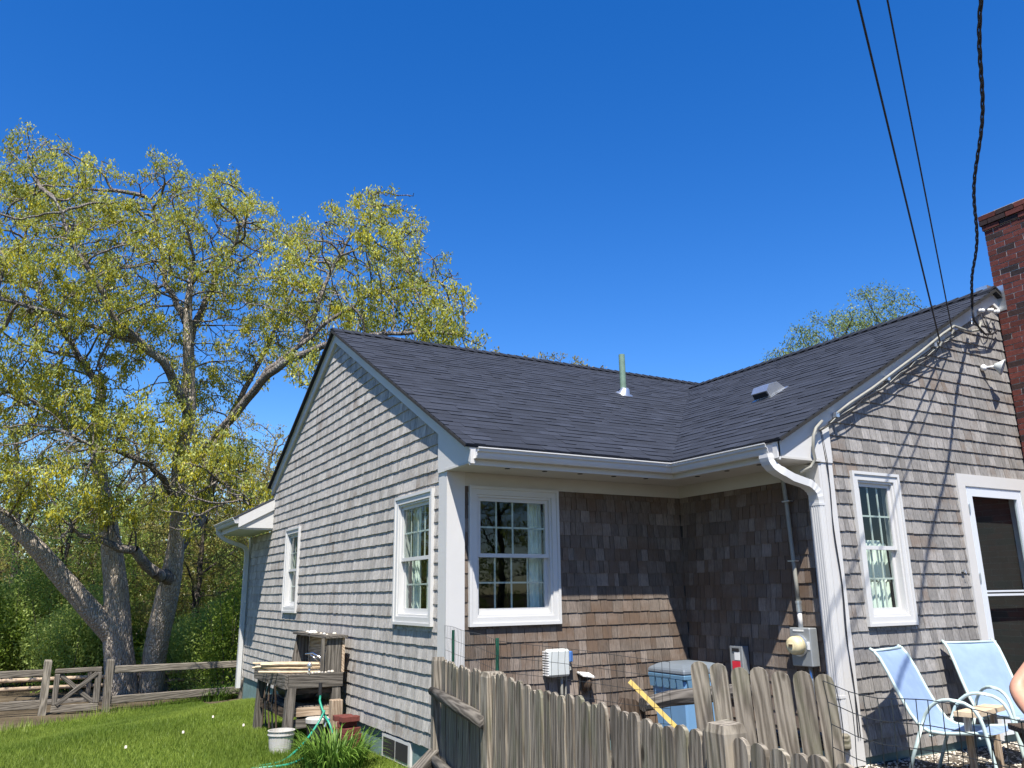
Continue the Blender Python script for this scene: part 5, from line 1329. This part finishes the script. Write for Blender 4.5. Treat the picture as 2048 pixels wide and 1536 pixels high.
# ------------------------------------------------------------------ potting bench with sink, hose, bricks
pb = thing('potting_bench', (-.42, 3.3, float(terr(-.42, 3.3))), 'weathered outdoor potting bench with a small hutch against the side wall', 'potting bench')
o_ = np.array(pb.location)
def P_(b, n, m_, **k):
    b.v = [(x-o_[0], y-o_[1], z-o_[2]) for x, y, z in b.v]; return b.build(n, [M[m_]], pb, **k)
zt = -.90
for k in range(5): b = MB(); x = -.75+k*.128; b.box((x, 2.58, zt), (x+.12, 4.05, zt+.035)); P_(b, 'top_board', 'greywood')
b = MB(); b.box((-.75, 2.54, zt-.10), (-.13, 2.575, zt+.045)); P_(b, 'front_board', 'greywood')
b = MB(); b.box((-.79, 2.54, zt-.10), (-.755, 4.08, zt+.045)); P_(b, 'side_board', 'greywood')
b = MB(); b.box((-.74, 2.58, zt-.17), (-.14, 2.62, zt-.01)); P_(b, 'under_rail', 'darkwood')
for (x, y, x2, y2) in ((-.70, 2.60, -.76, 2.50), (-.70, 3.98, -.72, 4.05), (-.20, 2.60, -.18, 2.58), (-.20, 3.98, -.18, 4.0)):
    b = MB(); b.beam((x2, y2, float(terr(x, y))-.03), (x, y, zt-.005), .095, .095, upv=(1, 0, 0)); P_(b, 'leg', 'greywood')
b = MB(); b.box((-.72, 2.62, -1.33), (-.68, 4.0, -1.23)); P_(b, 'shelf_rail', 'darkwood')
for k in range(4): b = MB(); x = -.68+k*.135; b.box((x, 2.62, -1.23), (x+.12, 4.0, -1.20)); P_(b, 'shelf_board', 'greywood')
for z in (-1.30, -1.42): b = MB(); b.box((-.66, 2.575, z), (-.20, 2.60, z+.09)); P_(b, 'lower_board', 'tanwood' if z > -1.35 else 'greywood')
# hutch
b = MB(); b.prism([(-.14, 2.60, zt+.04), (-.36, 2.60, zt+.04), (-.30, 2.60, zt+.42), (-.14, 2.60, zt+.42)], (0, .03, 0)); P_(b, 'hutch_side', 'greywood')
b = MB(); b.prism([(-.14, 3.95, zt+.04), (-.36, 3.95, zt+.04), (-.30, 3.95, zt+.42), (-.14, 3.95, zt+.42)], (0, .03, 0)); P_(b, 'hutch_side', 'greywood')
b = MB(); b.box((-.13, 2.60, zt+.04), (-.10, 3.98, zt+.42)); P_(b, 'hutch_back', 'tanwood')
b = MB(); b.box((-.34, 2.56, zt+.421), (-.08, 4.02, zt+.45)); P_(b, 'hutch_top', 'greywood')
b = MB(); b.box((-.385, 2.555, zt+.05), (-.355, 2.60, zt+.42)); P_(b, 'hutch_post', 'greywood')
for k in range(9):
    x, y = random.uniform(-.30, -.14), 3.7-k*.12; rr = random.uniform(.015, .035)
    t = thing('shell', (x, y, zt+.45), 'small pale shell on the bench hutch, %s along the shelf' % ['first', 'second', 'third', 'fourth', 'fifth', 'sixth', 'seventh', 'eighth', 'ninth'][k], 'shell', 'shells and stones on the potting bench'); b = MB(); b.lathe([(rr, 0), (rr*1.1, rr*.4), (rr*.6, rr*.9), (.002, rr)], (0, 0, 0), 8); b.build('shell', [M['shell' if k % 3 else 'paper']], t, smooth=True)
for k in range(8):
    x, y = random.uniform(-.73, -.45), random.uniform(2.56, 2.62); rr = random.uniform(.014, .026)
    t = thing('stone', (x+.2, 2.555, zt+.047), 'small stone on the front edge of the bench, %s from the left' % ['first', 'second', 'third', 'fourth', 'fifth', 'sixth', 'seventh', 'eighth'][k], 'stone', 'stones on the bench edge'); t.location = (-.52+k*.038, 2.558, zt+.046); b = MB(); b.lathe([(rr*.8, 0), (rr, rr*.5), (rr*.5, rr*1.1), (.002, rr*1.15)], (0, 0, 0), 8); b.build('stone', [M['shell' if k % 2 else 'mortar']], t, smooth=True)
# faucet
t = thing('faucet', (-.30, 2.78, zt+.035), 'chrome kitchen faucet mounted on the potting bench', 'faucet'); b = MB()
b.tube([(0, 0, 0), (0, 0, .10), (-.02, .02, .16), (-.09, .10, .21), (-.16, .18, .20)], [.020, .018, .014, .011, .010], 10); b.build('spout', [M['chrome']], t, smooth=True)
b = MB(); b.tube([(0, 0, .09), (-.14, .04, .20)], [.010, .006], 8); b.build('lever', [M['chrome']], t, smooth=True)
b = MB(); b.lathe([(.03, 0), (.03, .012), (.02, .02)], (0, 0, 0), 14); b.build('base', [M['chrome']], t)
t = thing('water_tap', (-.52, 2.55, zt+.035), 'small brass water tap knob at the bench corner', 'tap'); b = MB(); b.tube([(0, 0, 0), (0, 0, .09)], .013, 8); b.lathe([(.024, .08), (.027, .10), (.02, .13), (.005, .14)], (0, 0, 0), 12); b.build('knob', [M['galv']], t, smooth=True)
for k in range(7):
    a0 = np.array((-.98+random.uniform(-.05, .1), 3.3+random.uniform(-.35, .3), zt+.06+.014*k)); a1 = a0+np.array((.55+random.uniform(0, .2), -.45+random.uniform(-.12, .12), random.uniform(-.01, .01)))
    t = thing('firewood_stick', a0, 'peeled tan stick across the bench top, %s of the pile' % ['lowest', 'second lowest', 'third lowest', 'middle', 'third highest', 'second highest', 'topmost'][k], 'stick', 'peeled sticks piled on the bench'); b = MB(); d_ = a1-a0; b.tube([(0, 0, 0), d_*.5+(0, 0, random.uniform(-.01, .02)), d_], [.014, .018, .012], 6); b.build('stick', [M['cut_wood']], t)
t = thing('tarp_bundle', (-.45, 3.3, -1.20), 'black tarp bundle stuffed under the potting bench', 'tarp')
b = MB(); rs_ = random.Random(5); vs = []; n_, m_ = 14, 8
for j in range(m_+1):
    ph = math.pi*j/m_
    for i in range(n_):
        a = 6.283*i/n_; r_ = 1+rs_.uniform(-.12, .12); vs.append((.22*r_*math.sin(ph)*math.cos(a), .60*r_*math.sin(ph)*math.sin(a), .13-.13*math.cos(ph)*r_))
b.add(vs, [(j*n_+i, j*n_+(i+1) % n_, (j+1)*n_+(i+1) % n_, (j+1)*n_+i) for j in range(m_) for i in range(n_)]); b.build('tarp', [M['tarp']], t, smooth=True)
for k in range(5):
    t = thing('garden_tool', (-.74, 3.0+k*.17, -1.5), 'dark garden tool handle leaning under the bench, %s from the near leg' % ['first', 'second', 'third', 'fourth', 'fifth'][k], 'tool', 'garden tools leaning on the bench'); b = MB(); b.tube([(0, 0, 0), (-.02, .08*random.uniform(-1, 1), .28), (-.03+random.uniform(-.03, .03), .1*random.uniform(-1, 1), .50)], [.012, .009, .012], 6); b.build('handle', [M['black' if k % 2 else 'darkwood']], t)
t = thing('coil_bucket', (-.42, 2.53, float(terr(-.42, 2.5))), 'dark pail with a pale rim under the potting bench', 'pail'); b = MB(); b.lathe([(.10, 0), (.125, .22), (.13, .22), (.115, .23)], (0, -.05, .06), 18); b.build('pail', [M['black']], t); b = MB(); b.lathe([(.132, .20), (.134, .24), (.12, .25)], (0, -.05, .06), 18); b.build('rim', [M['bucket']], t)
# wooden post stub with a tap and the green hose
pz = float(terr(-.22, 2.32))
t = thing('hose_post', (-.24, 2.38, pz), 'short square wooden post holding the hose bib by the bench', 'post'); b = MB(); b.box((-.075, -.055, -.1), (.055, .055, .50)); b.build('post', [M['tanwood']], t, bevel=.008)
b = MB(); b.tube([(-.075, -.03, .27), (-.13, -.05, .27), (-.145, -.055, .23)], .013, 8); b.build('hose_bib', [M['galv']], t)
b = MB(); b.lathe([(.028, 0), (.028, .01)], (-.11, -.04, .30), 8); b.build('handle', [M['blue_box']], t)
hp = [(-.40, 2.50, zt-.08), (-.40, 2.49, zt-.2), (-.41, 2.45, -1.15), (-.39, 2.33, -1.27), (-.36, 2.22, -1.36), (-.33, 2.15, -1.5), (-.33, 2.10, -1.6)]
hp2 = [(-.40, 2.30, -1.22), (-.48, 2.26, -1.34), (-.62, 2.16, -1.47), (-.80, 1.98, -1.56), (-.98, 1.80, -1.60), (-1.22, 1.70, -1.60)]
hp3 = [(-.60, 1.85, -1.56), (-.80, 1.68, -1.575), (-1.0, 1.55, -1.59), (-1.3, 1.62, -1.60)]
t = thing('garden_hose', hp[0], 'green garden hose hanging from the bench and trailing onto the lawn', 'hose'); o2 = np.array(t.location)
def sm(pts, n=6):
    P = [np.array(p, float) for p in pts]; P = [P[0]]+P+[P[-1]]; r = []
    for i in range(1, len(P)-2):
        for k in range(n):
            f = k/n; a, b_, c, d_ = P[i-1], P[i], P[i+1], P[i+2]; r.append(.5*((2*b_)+(-a+c)*f+(2*a-5*b_+4*c-d_)*f*f+(-a+3*b_-3*c+d_)*f**3))
    return r+[P[-2]]
for q in (hp, hp2, hp3): b = MB(); b.tube([p-o2 for p in sm(q)], .0125, 8); b.build('hose_length', [M['hose']], t, smooth=True)
b = MB(); b.tube([(0, 0, .03), (0, 0, -.10)], .020, 10); b.build('connector', [M['black']], t)
for i, (x, y, z, rz, dk) in enumerate([(-.26, 2.02, 0, .1, 0), (-.20, 1.90, 0, -.1, 1), (-.26, 2.03, .058, .25, 2), (-.20, 1.91, .058, .1, 7), (-.27, 2.05, .116, -.05, 3), (-.22, 1.90, .116, .2, 6), (-.27, 2.03, .174, .1, 4), (-.22, 1.93, .174, .4, 8), (-.24, 2.0, .232, .3, 9), (-.24, 1.93, .290, .12, 5), (-.27, 2.06, .29, -.1, 10)]):
    labs = ['dull red brick low in the small stack by the post', 'dull red brick near the bottom right of the stack', 'red brick in the middle of the small stack', 'orange brown brick high in the small stack', 'orange brown brick turned in the small stack', 'tan brown brick on top of the small stack', 'red brick in the third layer nearest the viewer', 'dull red brick in the second layer nearest the viewer', 'orange brown brick turned out in the fourth layer', 'tan brown brick alone in the fifth layer', 'orange brown brick on top at the back of the stack']
    zz = float(terr(-.25, 2.0)); t = thing('loose_brick', (x, y, zz+z+.03), labs[dk], 'brick', 'bricks stacked beside the hose post', rz)
    b = MB(); b.box((-.10, -.048, 0), (.10, .048, .055), 0, [.5, .7, .8, .95, .95, 1.0, .75, .55, .9, 1.0, .9][dk]); b.build('brick', [M['brick']], t, bevel=.004)
# grey beam end at the bottom of the frame by the corner post
t = thing('timber_beam', (-.28, -.28, -1.36), 'grey timber beam slanting down beside the corner fence post', 'beam'); b = MB(); b.beam((.06, .03, .06), (-.45, -.38, -.12), .10, .10); b.build('beam', [M['greywood']], t, bevel=.006)
# shell gravel by the right wall
n = 5200; x = RNG.uniform(2.9, 8.5, n); y = -D-.02-RNG.random(n)**1.6*2.4; z = terr(x, y)+.012; r_ = RNG.uniform(.006, .017, n)
dirs = np.array([(1, 0, 0), (-.5, .87, 0), (-.5, -.87, 0), (0, 0, .6)]); V = (np.stack([x, y, z], 1)[:, None]+dirs[None]*r_[:, None, None]).reshape(-1, 3)
V += RNG.normal(0, .002, V.shape); i0_ = (np.arange(n)*4)[:, None]; Q = np.concatenate([i0_+np.array([[0, 1, 3]]), i0_+np.array([[1, 2, 3]]), i0_+np.array([[2, 0, 3]])])
tag(npmesh('gravel', V, Q, M['shell']), 'pale shell gravel along the foot of the right wall', None, None, 'stuff')

# ------------------------------------------------------------------ the person at the right edge
def person():
    e = at(2031, 1378, 4.0); sh_ = at(2112, 1282, 4.05); wr_ = at(2072, 1440, 3.80); R_ = rt
    c = at(2200, 1300, 4.15); gx, gy = c[0], c[1]; gz_ = float(terr(gx, gy))+.01
    t = thing('person', (gx, gy, gz_), 'person in a navy T-shirt at the right edge with one bent bare arm showing', 'person')
    o = np.array(t.location); Rv = np.array((rt[0], rt[1], 0)); Rv /= np.linalg.norm(Rv); Fv = -np.array((fw[0], fw[1], 0)); Fv /= np.linalg.norm(Fv)
    H = 1.76
    pel = np.array((0, 0, .96)); ch_ = np.array((0, 0, 1.30)); nk = np.array((0, 0, 1.50)); hd = np.array((0, 0, 1.60)); top = np.array((0, 0, 1.72))
    e_, w_ = e-o, wr_-o; s1 = sh_-o; drop = 1.42-s1[2]; pel = pel-(0, 0, drop)-Fv*.16; ch_ = ch_-(0, 0, drop)+Fv*.0; nk = nk-(0, 0, drop)+Fv*.05; hd = hd-(0, 0, drop+.02)+Fv*.09; top = top-(0, 0, drop+.03)+Fv*.11; s2 = Rv*.2+np.array((0, 0, s1[2])); e2 = s2+Rv*.08+Fv*.05-(0, 0, .29); w2 = e2+Fv*.14-(0, 0, .2)
    V = [pel, ch_, nk, hd, top, s1, (s1+e_)/2, e_, (e_*.6+w_*.4), w_, s2, e2, w2]
    R = [.15, .165, .06, .085, .075, .062, .050, .043, .044, .029, .062, .043, .029]
    E_ = [(0, 1), (1, 2), (2, 3), (3, 4), (1, 5), (5, 6), (6, 7), (7, 8), (8, 9), (1, 10), (10, 11), (11, 12)]
    for s_ in (-1, 1):
        b0 = len(V); V += [pel+Rv*s_*.10-(0, 0, .09), Rv*s_*.12+Fv*.10+np.array((0, 0, .46)), Rv*s_*.11+np.array((0, 0, .08)), Rv*s_*.12+Fv*.14+np.array((0, 0, .035))]; R += [.095, .06, .042, .035]
        E_ += [(0, b0), (b0, b0+1), (b0+1, b0+2), (b0+2, b0+3)]
    def hand(wi, wv, dirv):
        dirv = dirv/np.linalg.norm(dirv); side = np.cross(dirv, Fv); side /= np.linalg.norm(side); nonlocal V, R, E_
        p0 = len(V); V.append(wv+dirv*.05); R.append(.028); E_.append((wi, p0))
        for k, (off, ln) in enumerate(((-.03, .07), (-.01, .085), (.01, .08), (.03, .062))):
            a = len(V); V += [wv+dirv*.085+side*off, wv+dirv*(.085+ln*.5)+side*off*1.15+Fv*.008, wv+dirv*(.085+ln)+side*off*1.15-Fv*.012]; R += [.0105, .009, .0075]; E_ += [(p0, a), (a, a+1), (a+1, a+2)]
        a = len(V); V += [wv+dirv*.04+side*-.04, wv+dirv*.075+side*-.062]; R += [.011, .009]; E_ += [(p0, a), (a, a+1)]
    hand(9, w_, (w_-e_)); hand(12, w2, (w2-e2))
    def skin(name, V, E_, R, mats, sub=2, root=0):
        me = bpy.data.meshes.new(name); me.from_pydata([tuple(map(float, v)) for v in V], E_, []); ob = bpy.data.objects.new(name, me); COL.objects.link(ob)
        m1 = ob.modifiers.new('s', 'SKIN'); m1.use_smooth_shade = True; m2 = ob.modifiers.new('d', 'SUBSURF'); m2.levels = sub; m2.render_levels = sub
        for i, r in enumerate(R): me.skin_vertices[0].data[i].radius = (r, r); me.skin_vertices[0].data[i].use_root = (i == root)
        dg = bpy.context.evaluated_depsgraph_get(); ev = bpy.data.meshes.new_from_object(ob.evaluated_get(dg)); ob.modifiers.clear(); ob.data = ev
        ev.materials.clear(); ev.materials.append(mats); ob.parent = t; return ob
    skin('body', V, E_, R, M['skin'])
    # T-shirt: torso and short sleeves, slightly larger
    se = s1*.42+e_*.58
    skin('shirt', [pel+(0, 0, -.02), pel*.5+ch_*.5, ch_, nk-(0, 0, .04), s1, s1*.7+e_*.3, se, s2, s2*.4+e2*.6], [(0, 1), (1, 2), (2, 3), (2, 4), (4, 5), (5, 6), (2, 7), (7, 8)], [.17, .17, .185, .08, .078, .073, .068, .078, .068], M['navy'])
    lg = [pel+(0, 0, .0)]; le_ = []; lr = [.165]
    for s_ in (-1, 1):
        b0 = len(lg); lg += [pel+Rv*s_*.10-(0, 0, .10), Rv*s_*.12+Fv*.10+np.array((0, 0, .46)), Rv*s_*.11+np.array((0, 0, .12))]; lr += [.108, .078, .062]; le_ += [(0, b0), (b0, b0+1), (b0+1, b0+2)]
    skin('trousers', lg, le_, lr, M['khaki'])
    hr = MB(); vs = []; n_, m_ = 16, 8
    for j in range(m_+1):
        ph = math.pi*.62*j/m_
        for i in range(n_): a = 6.283*i/n_; vs.append(hd+(0, 0, .045)-Fv*.012+.104*(math.sin(ph)*math.cos(a)*Rv+math.sin(ph)*math.sin(a)*Fv)*(.95)+np.array((0, 0, .112*math.cos(ph))))
    hr.add(vs, [(j*n_+i, j*n_+(i+1) % n_, (j+1)*n_+(i+1) % n_, (j+1)*n_+i) for j in range(m_) for i in range(n_)]); hr.build('hair', [M['hair']], t, smooth=True)
    for s_ in (-1, 1):
        b = MB(); b.lathe([(.002, 0), (.012, .004), (.010, .010), (.002, .012)], hd+Rv*s_*.032+Fv*.080+(0, 0, .045), 8, axis=tuple(Fv)); b.build('eye', [M['paper']], t, smooth=True)
        b = MB(); b.lathe([(.004, 0), (.022, .008), (.026, .014), (.012, .016)], hd+Rv*s_*.083+(0, 0, .03), 8, axis=tuple(Rv*s_)); b.build('ear', [M['skin']], t, smooth=True)
        b = MB(); q = Rv*s_*.115+Fv*.05; b.tube([q-Fv*.11+(0, 0, .05), q+Fv*.0+(0, 0, .055), q+Fv*.12+(0, 0, .035)], [.045, .05, .04], 10); b.build('shoe', [M['black']], t, smooth=True)
    b = MB(); b.tube([hd+Fv*.082+(0, 0, .045), hd+Fv*.108+(0, 0, .005), hd+Fv*.085], [.008, .013, .010], 8); b.build('nose', [M['skin']], t, smooth=True)
    b = MB(); b.tube([hd+Fv*.083-Rv*.022-(0, 0, .03), hd+Fv*.090-(0, 0, .032), hd+Fv*.083+Rv*.022-(0, 0, .03)], .005, 6); b.build('mouth', [M['red']], t, smooth=True)
person()
